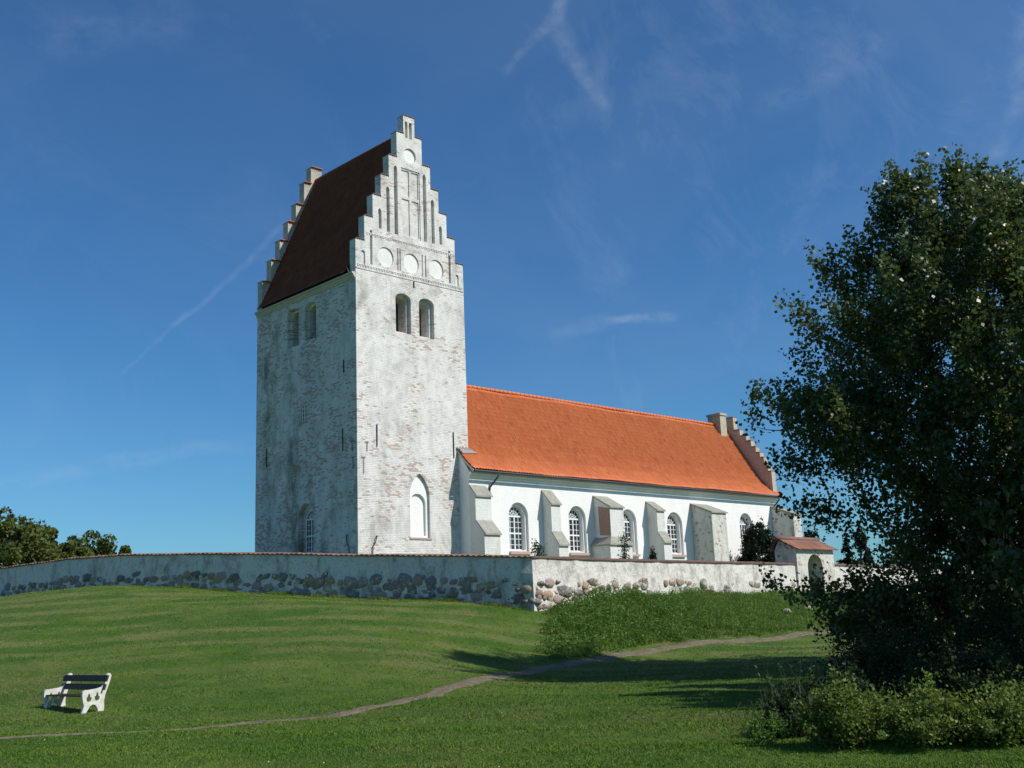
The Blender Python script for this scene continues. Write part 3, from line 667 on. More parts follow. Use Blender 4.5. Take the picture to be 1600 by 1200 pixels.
NY, NX0, NX1 = -.88, 7.2, 38.75; NR = 3.05; NRZ = 14.72
def nave():
    mb = MB(); F = lambda s, z, d: (s, NY + d, z)
    wins = [(10.27, 11.86, 4.05, 6.97), (15.38, 16.96, 4.05, 6.98), (20.32, 21.90, 4.05, 6.98), (25.13, 26.80, 4.07, 6.98), (33.66, 35.24, 4.1, 7.24)]
    holes = [(arch(a, b, z0, z1, 'round', 18), .16, [(arch(a + .13, b - .13, z0 + .10, z1 - .13, 'round', 18), .38, None, 0)], 0) for a, b, z0, z1 in wins]
    face(mb, rect(NX0, NX1, ZB, 8.72), holes, F)
    # west end wall with its raking top, east end, north side
    yb = 2 * NR - NY
    gab = [(NY, ZB), (0, ZB), (0, 9.80), (NY, 8.70)]
    mb.poly([(NX0, y, z) for y, z in gab[::-1]])
    mb.poly([(NX0, 0, ZB), (TW, 0, ZB), (TW, 0, 9.8), (NX0, 0, 9.8)])
    mb.poly([(NX1, yb, ZB), (NX0 + 1, yb, ZB), (NX0 + 1, yb, 8.7), (NX1, yb, 8.7)]); mb.poly([(NX1, NY, ZB), (NX1, yb, ZB), (NX1, yb, 8.7), (NX1, NY, 8.7)])
    mb.build('nave_wall', [MAT['nave']], church)
    for a, b, z0, z1 in wins:
        f = lambda s, z, d: (s, NY + .40 + d, z)
        a2, b2, za, zb = a + .13, b - .13, z0 + .10, z1 - .13
        window('window', arch(a2, b2, za, zb, 'round', 18), f, church, 4, 6, True, a2, b2, za, zb)
        mb = MB(); prof = [(-.14, z0 - .16), (.54, z0 - .16), (.54, z0 + .108), (.40, z0 + .11), (-.14, z0 - .02)]
        mb.prism(prof, a - .06, b + .06, lambda u, v, t: (t, NY + u - .003, v)); mb.build('window_sill', MAT['sill'], church, recalc=True)
    # roof
    prof = [(0, -1.40, 8.68), (0, -.85, 9.12), (0, -.25, 9.72), (0, .35, 10.52), (0, NR, NRZ)]
    main = tile_sheet('nave_roof', (NX0 - .06, 0, 0), (1, 0, 0), 38.28 - NX0 + .06, prof, MAT['tiles'], church)
    lowp = [(0, -1.40, 8.68), (0, -.85, 9.12), (0, -.62, 9.34)]
    tile_sheet('nave_roof', (38.28, 0, 0), (1, 0, 0), .75, lowp, MAT['tiles'], church)
    profn = [(0, 2 * NR + 1.40, 8.68), (0, 2 * NR - .35, 10.52), (0, NR, NRZ)]
    tile_sheet('nave_roof', (TW + .02, 0, 0), (1, 0, 0), 38.28 - TW - .02, profn, MAT['tiles'], church, across=3)
    mb = MB(); x = TW
    while x < 38.2: mb.tube([(x, NR, NRZ + .02), (x + .40, NR, NRZ + .035)], [.10, .115], 8); x += .385
    mb.build('ridge_tiles', MAT['tiles'], main, True)
    # west verge board and lead flashing against the tower
    mb = MB(); pv = [(-1.38, 8.66), (-.85, 9.10), (-.25, 9.70), (-.01, 10.0)]
    low = [(y, z - .16) for y, z in pv][::-1]
    mb.prism(pv + low, NX0 - .09, NX0 - .005, lambda u, v, t: (t, u, v)); mb.build('verge', MAT['cream'], church, recalc=True)
    mb = MB(); mb.box((NX0 - .12, -.10, 9.98), (TW + .12, -.004, 10.10)); mb.poly([(NX0 + .02, -.02, 10.12), (NX0 + .02, -.42, 9.72), (8.45, -.30, 9.84), (TW + .06, -.02, 10.12)][::-1]); mb.build('lead_flashing', MAT['lead'], church)
    # stepped east gable standing above the tiles
    tops = [(2.16, 15.35), (1.62, 14.25), (1.08, 13.72), (.66, 13.25), (.27, 12.70), (-.07, 12.20), (-.38, 11.78), (-.68, 11.25), (-.97, 10.62)]
    out = [(-.97, 8.95)]
    for i in range(len(tops) - 1, -1, -1):
        y, z = tops[i]; out.append((y, z))
        if i: out.append((tops[i - 1][0], z))
    out = out + [(2 * NR - y, z) for y, z in out[::-1]]
    gb = MB(); n = len(out); x0, x1 = 38.30, 38.80
    face(gb, out, [], lambda s, z, d: (x0, s, z), flip=True); face(gb, out, [], lambda s, z, d: (x1, s, z))
    for i in range(n):
        a, b = out[i], out[(i + 1) % n]; gb.poly([(x0, a[0], a[1]), (x0, b[0], b[1]), (x1, b[0], b[1]), (x1, a[0], a[1])])
    go = gb.build('stepped_gable', MAT['gablebrick'], church, recalc=True)
    for i, (y, z) in enumerate(tops):
        y2 = tops[i - 1][0] if i else 2 * NR - y
        cp = MB(); cap_row(cp, y, y2 - .01, x0, x1, z + .004, 'y', .16, .05); cp.build('gable_cap', MAT['captiles'], go)
        if i: cp = MB(); cap_row(cp, 2 * NR - y2 + .01, 2 * NR - y, x0, x1, z + .004, 'y', .16, .05); cp.build('gable_cap', MAT['captiles'], go)
    ch = MB(); ch.box((36.95, 2.45, 13.4), (37.75, 3.65, 15.45)); ch.box((36.88, 2.38, 15.45), (37.82, 3.72, 15.62)); ch.box((37.0, 2.5, 15.62), (37.7, 3.6, 15.66)); ch.build('chimney', MAT['chimney'], church)
    # cornice and gutter
    mb = MB(); prof = [(NY + .002, 8.20), (NY - .04, 8.20), (NY - .06, 8.27), (NY - .12, 8.31), (NY - .15, 8.41), (NY - .22, 8.46), (NY - .24, 8.56), (NY + .002, 8.56)]
    mb.prism(prof, NX0 + .0, NX1, lambda u, v, t: (t, u, v)); mb.build('eaves_cornice', MAT['nave'], church, recalc=True)
    mb = MB(); mb.tube([(NX0 - .05, -1.42, 8.58), (39.02, -1.42, 8.58)], .075, 8); mb.build('gutter', MAT['zinc'], church)
    for x in (9.05, 38.35):
        mb = MB(); mb.tube([(x, -1.42, 8.54), (x, -1.40, 8.36), (x - .32, NY - .12, 7.75), (x - .34, NY - .08, 7.5), (x - .34, NY - .08, 2.3)], .055, 8)
        mb.box((x - .42, NY - .15, 7.35), (x - .26, NY, 7.42)); mb.box((x - .42, NY - .15, 5.0), (x - .26, NY, 5.07))
        mb.build('downpipe', MAT['zinc'], church, True)
nave()

def buttress(x0, x1, z_top, z_s1, y1, z_s2=None, z_s3=None, y2=None, mat='buttress', over=.05, wide=0, flush=False, red=False):
    """stepped buttress: slope from the wall at z_top down to z_s1 at y1, face, second slope z_s2 -> z_s3 at y2"""
    yw = NY + .002; mb = MB(); t = .10
    if z_s2:
        prof = [(yw, z_top - t), (y1, z_s1 - t), (y1, z_s2), (y2, z_s3 - t), (y2, ZB), (yw, ZB)]
        if wide:
            pa = [(yw, z_top - t), (y1, z_s1 - t), (y1, z_s3), (yw, z_s3)]
            mb.prism(pa, x0, x1, lambda u, v, s: (s, u, v)); mb.prism([(yw, z_s3 - .05), (y2, z_s3 - .05), (y2, ZB), (yw, ZB)], x0 - wide, x1 + wide, lambda u, v, s: (s, u, v))
        else: mb.prism(prof, x0, x1, lambda u, v, s: (s, u, v))
    else:
        prof = [(yw, z_top - t), (y1, z_s1 - t), (y1, ZB), (yw, ZB)]; mb.prism(prof, x0, x1, lambda u, v, s: (s, u, v))
    o = mb.build('buttress', MAT[mat], church, recalc=True)
    if mat == 'rough':
        bv = o.modifiers.new('soft', 'BEVEL'); bv.width = .06; bv.segments = 2
    e = .10
    def slab(ya, za, yb, zb, a, b):
        k = (zb - za) / (yb - ya); yb2 = yb - e; zb2 = zb - e * k
        c = MB(); c.prism([(ya, za - t + .004), (yb2, zb2 - t + .004), (yb2, zb2), (ya, za)], a - over, b + over, lambda u, v, s: (s, u, v)); c.build('coping', MAT['coping'], o, recalc=True)
    slab(yw, z_top, y1, z_s1, x0 + (over + .002 if flush else 0), x1)
    if z_s2 and not wide: slab(y1 - .0, z_s2 + t, y2, z_s3, x0 + (over + .002 if flush else 0), x1)
    if wide:
        # hipped cap round the wider foot
        c = MB(); a, b = x0 - wide - .08, x1 + wide + .08; yo = y2 - .10; zt = z_s2; zl = z_s3
        c.add([(a, yw, zl + .02), (a, yo, zl), (b, yo, zl), (b, yw, zl + .02), (x0 - .002, yw, zt), (x0 - .002, y1 - .002, zt), (x1 + .002, y1 - .002, zt), (x1 + .002, yw, zt),
               (a, yw, zl - .06), (a, yo, zl - .08), (b, yo, zl - .08), (b, yw, zl - .06)],
              [(0, 1, 5, 4), (1, 2, 6, 5), (2, 3, 7, 6), (8, 9, 1, 0), (9, 10, 2, 1), (10, 11, 3, 2), (11, 10, 9, 8)])
        c.build('coping', MAT['coping'], o, recalc=True)
    if red:
        r = MB(); r.poly([(x0 - .004, -1.25, z_top - .75), (x0 - .004, -1.32, 5.15), (x0 - .004, y1, 5.05), (x0 - .004, y1, z_s1 - t - .06)]); r.build('bare_brickwork', MAT['wornbrick'], o)
buttress(NX0 + .004, 8.42, 7.83, 7.28, -1.38, 5.66, 5.05, -2.05, flush=True)
buttress(13.1, 13.92, 7.85, 7.04, -1.62, 5.17, 4.56, -2.14)
buttress(17.75, 19.05, 7.72, 6.95, -2.24, 5.0, 4.52, -2.46, wide=.40, red=True)
buttress(23.0, 23.8, 7.6, 7.0, -1.76, 5.42, 4.92, -2.19)
buttress(27.9, 29.65, 7.68, 6.98, -2.60, mat='rough', over=.08)
buttress(37.85, 38.95, 7.90, 7.20, -2.80, mat='rough', over=.05)

# ------------------------------------------------------------------ churchyard wall
def churchyard_wall():
    root = empty('churchyard_wall', (-1.42, -14.5, .6), 'long rendered churchyard wall with field boulders in its lower half and a tiled coping', 'wall')
    line = [Vector(p) for p in WALL[::-1]] + [Vector((x, -14.5, z)) for x, z in ((3, 2.60), (9, 2.57), (18.93, 2.52))]
    line2 = [Vector((x, -14.5, z)) for x, z in ((22.82, 2.5), (35, 2.4), (52, 2.2))]
    TH = .65; rnd = random.Random(8); body = MB(); cap = MB(); caps = []; stones = []
    def seg_pts(line):
        pts = []
        for a, b in zip(line[:-1], line[1:]):
            n = max(1, int((b - a).length / .5))
            for i in range(n): pts.append(a.lerp(b, i / n))
        pts.append(line[-1]); return pts
    for ln in (line, line2):
        pts = seg_pts(ln); ns = []
        for i, p in enumerate(pts):
            a = pts[max(i - 1, 0)]; b = pts[min(i + 1, len(pts) - 1)]; d1 = (p - a); d2 = (b - p)
            d1 = d1.normalized() if d1.length else d2.normalized(); d2 = d2.normalized() if d2.length else d1
            n1 = Vector((-d1.y, d1.x, 0)); n2 = Vector((-d2.y, d2.x, 0)); m = (n1 + n2); m.z = 0; m.normalize(); m /= max(.5, m.dot(Vector((n1.x, n1.y, 0)).normalized())); ns.append(m)   # n points inside (left of travel)
        rows = [0, .25, .5, .75, 1.0]; K = len(rows)
        X = np.array([[p.x, p.y] for p in pts]); zg = terr(X[:, 0], X[:, 1])
        V = []; 
        for i, p in enumerate(pts):
            zb = min(zg[i] - .5, p.z - 1.9)
            for r in rows:
                z = zb + (p.z - zb) * r; o = .02 * sin(i * 1.7 + r * 9) + rnd.uniform(-.018, .018) - (1 - r) * .10
                if i in (0, len(pts) - 1): o = 0
                V.append((p.x + ns[i].x * o, p.y + ns[i].y * o, z))
            V.append((p.x + ns[i].x * TH, p.y + ns[i].y * TH, p.z)); V.append((p.x + ns[i].x * TH, p.y + ns[i].y * TH, zb))
        n0 = len(body.v); body.v += V; Q = K + 2
        for i in range(len(pts) - 1):
            for k in range(Q - 1):
                a = n0 + i * Q + k; body.f.append((a, a + Q, a + Q + 1, a + 1)); body.m.append(0)
        body.f.append(tuple(n0 + k for k in range(Q))); body.m.append(0); body.f.append(tuple(n0 + (len(pts) - 1) * Q + k for k in range(Q))[::-1]); body.m.append(0)
        # coping of tiles: ridge in the middle, wavy towards both sides
        s = 0; acc = [0]
        for a, b in zip(pts[:-1], pts[1:]): acc.append(acc[-1] + (b - a).length)
        tot = acc[-1]; m = int(tot / .055); V = []; T = [-.08, .04, .18, .33, .48, .62, .74]
        j = 0
        for q in range(m + 1):
            s = tot * q / m
            while j < len(pts) - 2 and acc[j + 1] < s: j += 1
            t = (s - acc[j]) / (acc[j + 1] - acc[j]); p = pts[j].lerp(pts[j + 1], t); nn = ns[j].lerp(ns[j + 1], t)
            wv = .055 * abs(sin(pi * s / .27)) + .012 * sin(s * 1.3) + .010 * sin(s * 7.1)
            for k, o in enumerate(T):
                h = .07 * (1 - abs(o - .33) / .42); V.append((p.x + nn.x * o, p.y + nn.y * o, p.z - .01 + h + (wv if k not in (3,) else .035)))
            V.append((p.x + nn.x * .73, p.y + nn.y * .73, p.z - .03)); V.append((p.x - nn.x * .07, p.y - nn.y * .07, p.z - .03))
        Q = len(T) + 2; n0 = len(cap.v); cap.v += V
        for q in range(m):
            for k in range(Q):
                a = n0 + q * Q + k; b = n0 + q * Q + (k + 1) % Q; cap.f.append((a, b, b + Q, a + Q)); cap.m.append(0)
        for e in (0, m): cap.f.append(tuple(n0 + e * Q + k for k in range(Q))); cap.m.append(0)
        # boulders
        s = 0.0
        courses = {}
        for i in range(len(pts) - 1):
            pass
        for row in range(4):
            s = rnd.uniform(0, .3)
            j = 0
            while s < tot - .1:
                while j < len(pts) - 2 and acc[j + 1] < s: j += 1
                t = (s - acc[j]) / (acc[j + 1] - acc[j]); p = pts[j].lerp(pts[j + 1], t); nn = ns[j]; g0 = zg[j] + (zg[j + 1] - zg[j]) * t
                w_ = rnd.uniform(.15, .37) * (1.1 if row == 0 else 1) * (.72 if row == 3 else 1); hh = w_ * rnd.uniform(.55, .85)
                zc = g0 + .10 + row * .33 + rnd.uniform(-.12, .12)
                top = p.z - .85
                south = ln is line2 or p.y < -14.3
                far = south and p.x > 6 
                skip = rnd.random() < (.04 if row < 3 else .40) or (far and rnd.random() < .35) or (abs(p.y + 14.5) < .3 and abs(p.x + 1.42) < .3 and row > 3)
                if zc + hh * .6 < top and not skip: stones.append((p.x, p.y, zc, nn.x, nn.y, w_, hh, rnd.uniform(.05, .115) * (.9 if far else 1)))
                s += w_ * 1.75 + rnd.uniform(.0, .14)
    body.build('wall_body', MAT['wall'], root, recalc=True)
    cap.build('tile_coping', MAT['captiles'], root, recalc=True)
    # quoin boulders at the corner
    for k, z in enumerate((.62, 1.02, 1.36)): stones.append((-1.30, -14.46, z, .75, .66, .27 - .04 * k, .20, .06))
    bm = bmesh.new(); bmesh.ops.create_icosphere(bm, subdivisions=2, radius=1); sv = np.array([v.co[:] for v in bm.verts]); sf = np.array([[v.index for v in f.verts] for f in bm.faces]); bm.free()
    rg = np.random.default_rng(3); VV = []; FF = []
    for i, (x, y, z, nx, ny, a, b, pro) in enumerate(stones):
        q = sv.copy(); q = np.sign(q) * np.abs(q) ** .72; nz = 1 + .17 * np.sin(q @ rg.normal(0, 2.2, 3) + rg.uniform(0, 6)) + .11 * np.sin(q @ rg.normal(0, 4, 3)); q *= nz[:, None]
        dx, dy = ny, -nx; ang = rg.uniform(-.35, .35); u = q[:, 0] * cos(ang) - q[:, 2] * sin(ang); v = q[:, 0] * sin(ang) + q[:, 2] * cos(ang)
        dep = .13
        out = pro + .03 - dep + dep * q[:, 1] * -1
        W = np.c_[x + dx * u * a - nx * out, y + dy * u * a - ny * out, z + v * b]; FF.append(sf + len(VV) * len(sv)); VV.append(W)
    mesh_np('boulder_facing', np.concatenate(VV), np.concatenate(FF), MAT['boulder'], root, True)
churchyard_wall()

def portal():
    root = empty('gate_portal', (20.9, -14.5, .8), 'small whitewashed gate portal with round arch and old red tile roof in the churchyard wall', 'portal')
    x0, x1, y0, y1, zb, ze = 18.93, 22.80, -14.62, -13.25, -.2, 3.36
    mb = MB(); hole = [(arch(19.98, 21.56, zb + .1, 3.08, 'round', 18), y1 - y0, None, 0)]
    face(mb, rect(x0, x1, zb, ze), hole, lambda s, z, d: (s, y0 + d, z)); face(mb, rect(x0, x1, zb, ze), [(hole[0][0], 0.0, None, 0)], lambda s, z, d: (s, y1, z), flip=True)
    ym = -13.55; rz = 3.88
    mb.poly([(x0, y0, zb), (x0, y0, ze), (x0, ym, rz), (x0, y1, ze), (x0, y1, zb)]); mb.poly([(x1, y0, zb), (x1, y0, ze), (x1, ym, rz), (x1, y1, ze), (x1, y1, zb)][::-1])
    mb.build('portal_wall', MAT['rough'], root, recalc=True)
    for sgn, a in ((-1, y0 - .22), (1, y1 + .22)):
        tile_sheet('portal_roof', (x0 - .18, 0, 0), (1, 0, 0), x1 - x0 + .36, [(0, a, ze - .06), (0, ym, rz + .08)], MAT['portaltiles'], root, .24, .33, .035, .03)
    mb = MB(); mb.tube([(x0 - .2, ym, rz + .12), (x1 + .2, ym, rz + .12)], .13, 8); mb.build('ridge_tiles', MAT['captiles'], root, True)
    mb = MB()
    for k in range(9): mb.box((20.02 + k * .185, -13.62, .9), (20.05 + k * .185, -13.58, 2.1))
    mb.box((19.99, -13.63, 1.0), (21.55, -13.57, 1.07)); mb.box((19.99, -13.63, 1.95), (21.55, -13.57, 2.02)); mb.build('iron_gate', MAT['iron'], root)
portal()

# ------------------------------------------------------------------ bench
def bench():
    D = Vector((.66, .75)); foot = CAM + RT * -9.72 + FW * 25.0
    L = RT * .75 - FW * .66; B = RT * .66 + FW * .75       # along the bench to its right end; from front to back
    o3 = Vector((foot.x, foot.y, ter(foot.x, foot.y) - .01))
    root = empty('park_bench', o3, 'park bench with white concrete ends and dark slats on the lawn', 'bench')
    prof = [(.0, 0), (.10, 0), (.155, .08), (.20, .155), (.26, .19), (.33, .17), (.38, .09), (.40, .0), (.52, 0), (.535, .10), (.525, .24), (.55, .38), (.60, .52), (.655, .68), (.68, .78), (.66, .83), (.61, .84),
            (.57, .80), (.54, .70), (.50, .60), (.46, .545), (.36, .52), (.15, .50), (.06, .50), (.02, .46), (.01, .38), (.03, .27), (.06, .17), (.03, .08)]
    def heart(s, z): return [(s - .060, z + .0), (s - .05, z - .06), (s, z - .10), (s + .05, z - .06), (s + .060, z + .0), (s + .05, z + .02), (s + .03, z + .01), (s + .02, z + .08), (s, z + .10), (s - .02, z + .07), (s - .03, z + .02), (s - .05, z + .02)]
    for off in (0, -1.78):
        mb = MB(); hs = [heart(.17, .33), heart(.36, .345)]
        def f(s, z, d, off=off): q = o3 + L * (off + .035 - d) + B * s; return (q.x, q.y, q.z + z)
        face(mb, prof, [(h, .07, None, 0) for h in hs], f); face(mb, prof, [(h, 0.0, None, 0) for h in hs], lambda s, z, d: f(s, z, .07), flip=True)
        n = len(prof)
        for i in range(n):
            a, b = prof[i], prof[(i + 1) % n]; mb.poly([f(*a, 0), f(*a, .07), f(*b, .07), f(*b, 0)])
        mb.build('end_panel', MAT['bench'], root, recalc=True)
    def slat(name, s0, z0, s1, z1, th, ex=.0):
        mb = MB(); dd = Vector((s1 - s0, z1 - z0)).normalized(); nn = Vector((-dd.y, dd.x)) * th
        q = [(s0, z0), (s1, z1), (s1 + nn.x, z1 + nn.y), (s0 + nn.x, z0 + nn.y)]
        mb.prism(q, -1.74 - ex, -.045 + ex, lambda u, v, t: tuple(o3 + L * t + B * u + Vector((0, 0, v)))); mb.build(name, MAT['slat'], root, recalc=True)
    for s in (.05, .17, .29, .41): slat('seat_slat', s, .355, s + .105, .350, .030)
    slat('backrest_slat', .498, .475, .535, .600, .035, .16); slat('backrest_slat', .545, .655, .590, .785, .035, .16)
bench()

# ------------------------------------------------------------------ foliage
def leaves_np(C, Nn, size, rng, tilt=1.0, aspect=.8, fold=.15):
    """rhombic leaves: centres C (n,3), per-leaf size array; two triangles each as one quad with a fold"""
    n = len(C); d = rng.normal(size=(n, 3)); d /= np.linalg.norm(d, axis=1)[:, None]
    if Nn is not None: d = d * tilt + Nn; d /= np.linalg.norm(d, axis=1)[:, None]
    r = rng.normal(size=(n, 3)); u = np.cross(d, r); u /= np.linalg.norm(u, axis=1)[:, None]; v = np.cross(d, u)
    s = size[:, None]
    V = np.stack([C - u * s * .5, C + v * s * .5 * aspect + d * s * fold, C + u * s * .55, C - v * s * .5 * aspect + d * s * fold], 1)
    F = np.arange(4 * n).reshape(n, 4); return V.reshape(-1, 3), F
def smooth_path(a, b, bend, n=5):
    a = Vector(a); b = Vector(b); m = (a + b) / 2 + bend; return [a * (1 - t) ** 2 + m * 2 * t * (1 - t) + b * t * t for t in [i / n for i in range(n + 1)]]

def poplar(name, base, axis_lean, prof, label, cat, nspray, nleaf, seed, lsize=.075, group=None, extra=(), k_=1.0):
    rng = np.random.default_rng(seed); rnd = random.Random(seed)
    zb = base[2]; root = empty(name, base, label, cat, group); B = np.array(base)
    hs = np.array([p[0] for p in prof]); rs = np.array([p[1] for p in prof])
    top = hs[-1]
    wood = MB()
    trunk = [Vector((base[0] + .25 * sin(h * .5), base[1] + .2 * cos(h * .6) - .2, zb + h)) for h in np.linspace(-.2, top * .86, 10)]
    wood.tube(trunk, [max(.03, .26 * (1 - i / 10.5)) for i in range(10)], 9)
    nodes = [(p, .26 * (1 - i / 10.5)) for i, p in enumerate(trunk) if i > 1]
    # spray ends: over the volume, more near the outside
    T = []
    while len(T) < nspray:
        h = rnd.uniform(hs[0], top); R = float(np.interp(h, hs, rs))
        if rnd.random() > (R / rs.max()) ** 1.1 + .05: continue
        a = rnd.uniform(0, 2 * pi); k = rnd.random() ** .42
        lob = 1 + .06 * sin(3 * a + h * 1.1) + .06 * sin(5 * a - h * 1.9) + .05 * sin(9 * a + h * 3)
        if k > .72 and sin(a * 7 + h * 2.3 + 3 * sin(h)) > .55: continue
        T.append((base[0] + cos(a) * R * k * lob, base[1] + sin(a) * R * k * lob, zb + h, k))
    for (dx, dy, h) in extra:
        for q in range(7):
            f = .62 + .38 * (q / 6); T.append((base[0] + dx * f + rnd.uniform(-.22, .22), base[1] + dy * f + rnd.uniform(-.22, .22), zb + h + rnd.uniform(-.3, .3) - (1 - f) * .4, .9 + .1 * f))
    T.sort(key=lambda q: q[3] + .02 * q[2])
    pts = [n[0] for n in nodes]; par = np.array([p[:] for p in pts]); ends = []
    for (x, y, z, k) in T:
        q = np.array((x, y, z)); d = par - q; dist = np.sqrt((d ** 2).sum(1)) + np.maximum(0, d[:, 2] + .25) * 1.6
        i = int(dist.argmin()); a = Vector(par[i]); b = Vector(q)
        path_ = smooth_path(a, b, Vector((0, 0, -.18 * (b - a).length)), 4)
        ln = (b - a).length; r0 = .012 + .012 * ln
        wood.tube(path_, [r0 * (1 - .7 * j / 4) for j in range(5)], 4, cap=False)
        par = np.vstack([par, [p[:] for p in path_[1:]]]); ends.append((path_, k))
    wood.build('trunk', MAT['barkpale'], root, True)
    Cs = []; Ns = []
    for path_, k in ends:
        end = path_[-1]; out = Vector((end.x - base[0], end.y - base[1], 0)); out = out.normalized() if out.length > .1 else Vector((1, 0, 0))
        hrel = (end.z - zb) / top
        for tw in range(3):
            dr = out * rnd.uniform(.2, 1.1) * (1.25 - hrel) + Vector((rnd.uniform(-.6, .6), rnd.uniform(-.6, .6), rnd.uniform(-.1, .5) + .25 + 1.1 * hrel)); dr.normalize()
            ln = k_ * rnd.uniform(.45, 1.05) * (.75 + .45 * k); m = nleaf // 3
            t = rng.uniform(-.15, 1, m); cc = np.array(end)[None, :] + np.outer(t * ln, np.array(dr)); wd = k_ * .145 * (1.15 - .75 * np.clip(t, 0, 1))
            cc = cc + rng.normal(size=(m, 3)) * wd[:, None]; cc[:, 2] -= rng.uniform(0, .08, m) + .12 * np.clip(t, 0, 1) ** 2 * (1 - hrel)
            Cs.append(cc)
    C = np.concatenate(Cs); keep = C[:, 2] > zb + .25; C = C[keep]
    sz = lsize * rng.uniform(.7, 1.35, len(C)); nrm = np.tile(np.array([[.1, -.25, .35]]), (len(C), 1))
    V, F = leaves_np(C, nrm, sz, rng, 1.0, .95, .1)
    mesh_np('crown', V, F, MAT['poplar'], root)
    return root
bx, by, bz = P_(14.5, 32, 0)[:2] + (0,); bz = ter(bx, by)
# limbs that reach out of the crown: distance to the left, distance away, height
EX = [(-RT.x * r + FW.x * f, -RT.y * r + FW.y * f, h) for r, f, h in ((7.2, 0, 7.2), (6.4, -1.0, 6.7), (6.2, .4, 1.9), (6.1, -1.3, 1.3), (5.4, 0, .9), (5.7, .6, 4.3), (6.0, -1.8, 9.2),
      (5.2, 0, 11.2), (3.2, 0, 13.2), (2.7, -.6, 13.7), (.9, 0, 13.9), (.2, -.6, 13.6), (-.7, .4, 13.4), (6.2, 1.5, 5.7))]
PROF = [(.4, 4.5), (1.2, 4.5), (2.3, 4.0), (3.7, 3.7), (5.0, 4.4), (6.0, 5.4), (7.2, 5.9), (8.6, 5.4), (10.4, 4.5), (11.6, 3.8), (12.5, 2.9), (13.1, 2.0)]
poplar('poplar_tree', (bx, by, bz), 0, PROF, 'large dark green poplar with fluttering glossy leaves at the right of the lawn', 'tree', 1150, 165, 11, .115, extra=EX, k_=1.25)
b2 = P_(16.0, 20.6, 0); b2 = (b2[0], b2[1], ter(b2[0], b2[1]))
poplar('poplar_tree', b2, 0, [(.5, 5.2), (1.8, 6.0), (4.0, 6.3), (6.2, 5.8), (8.2, 4.7), (9.7, 2.8)], 'second poplar standing nearer the camera beyond the right edge of the lawn', 'tree', 760, 150, 12, .15)

def bush(name, loc, rad, label, cat, mat, n, lsize, seed, stems=9, group=None, lump=.25, flowers=None, up=.25, stemmat='bark', point=0):
    """leafy shrub: leaves crowd round twigs whose tips lie on a lumpy dome"""
    rng = np.random.default_rng(seed); root = empty(name, loc, label, cat, group); rx, ry, rz = rad
    cr = (.20 + .10 * lump) * min(rx, ry, rz) if not point else .16 * rz; K = max(14, int(n / 85))
    a = rng.uniform(0, 2 * pi, K); cz = rng.uniform(.0, 1, K); k = rng.uniform(.30, 1, K) ** .45
    rr = np.sqrt(np.maximum(0, 1 - cz ** 2)) if not point else (1 - cz) ** .8 * .92 + .04
    fac = k * (1 - lump * .5 * (1 + np.sin(3 * a + seed) * np.sin(5 * cz + seed)))
    T = np.c_[np.cos(a) * rr * (rx - cr) * fac, np.sin(a) * rr * (ry - cr) * fac, .08 * rz + cz * (rz * .92 - cr) * (fac if not point else 1)] + np.array(loc)
    idx = rng.integers(0, K, n); dirs = T - np.array(loc) + [0, 0, .15 * rz]; dirs /= np.linalg.norm(dirs, axis=1)[:, None] + 1e-6
    q = rng.normal(size=(n, 3)) + dirs[idx] * .8; q /= np.linalg.norm(q, axis=1)[:, None]; crk = cr * rng.uniform(.6, 1.25, K)
    C = T[idx] + q * (crk[idx] * rng.uniform(.45, 1.05, n))[:, None]
    spike = rng.random(n) < .22; tipk = rng.uniform(.3, 2.0, K); C[spike] = T[idx[spike]] + dirs[idx[spike]] * (cr * (.6 + tipk[idx[spike]] * rng.uniform(0, 1, spike.sum())))[:, None] + rng.normal(0, .035, (spike.sum(), 3)) * max(1, cr / .15)
    C[:, 2] = np.maximum(C[:, 2], loc[2] + .02)
    V, F = leaves_np(C, np.tile([[0, -.1, .5]], (n, 1)), lsize * rng.uniform(.6, 1.3, n), rng, 1.0, .7, .12)
    mesh_np('foliage', V, F, MAT[mat], root)
    mb = MB()
    for i in range(min(stems, K)):
        mb.tube(smooth_path(Vector(loc) + Vector((rng.uniform(-.2, .2) * rx, rng.uniform(-.2, .2) * ry, -.1)), T[i], Vector((0, 0, .1 * rz)), 3), [.03 * rz, .022 * rz, .015 * rz, .008 * rz], 4, cap=False)
    mb.build('stem', MAT[stemmat], root)
    if flowers:
        fm, fn, fs = flowers; c = T[rng.integers(0, K, fn)] + dirs[rng.integers(0, K, fn)] * .02; tocam = np.array(CAM) - c; tocam /= np.linalg.norm(tocam, axis=1)[:, None]
        c = c + tocam * .30 * min(rx, ry); c[:, 2] = np.maximum(c[:, 2], loc[2] + .15); b = MB()
        for q in c:
            for pk in range(5):
                an = 2 * pi * pk / 5; u = Vector((cos(an), 0, sin(an))) * fs; v = Vector((-sin(an), 0, cos(an))) * fs * .5
                p = Vector(q); b.poly([p, p + u * .6 + v, p + u + Vector((0, -.01, 0)), p + u * .6 - v])
        b.build('blossom', MAT[fm], root)
    return root
def gl(lat, D): p = P_(lat, D, 0); return (p[0], p[1], ter(p[0], p[1]))
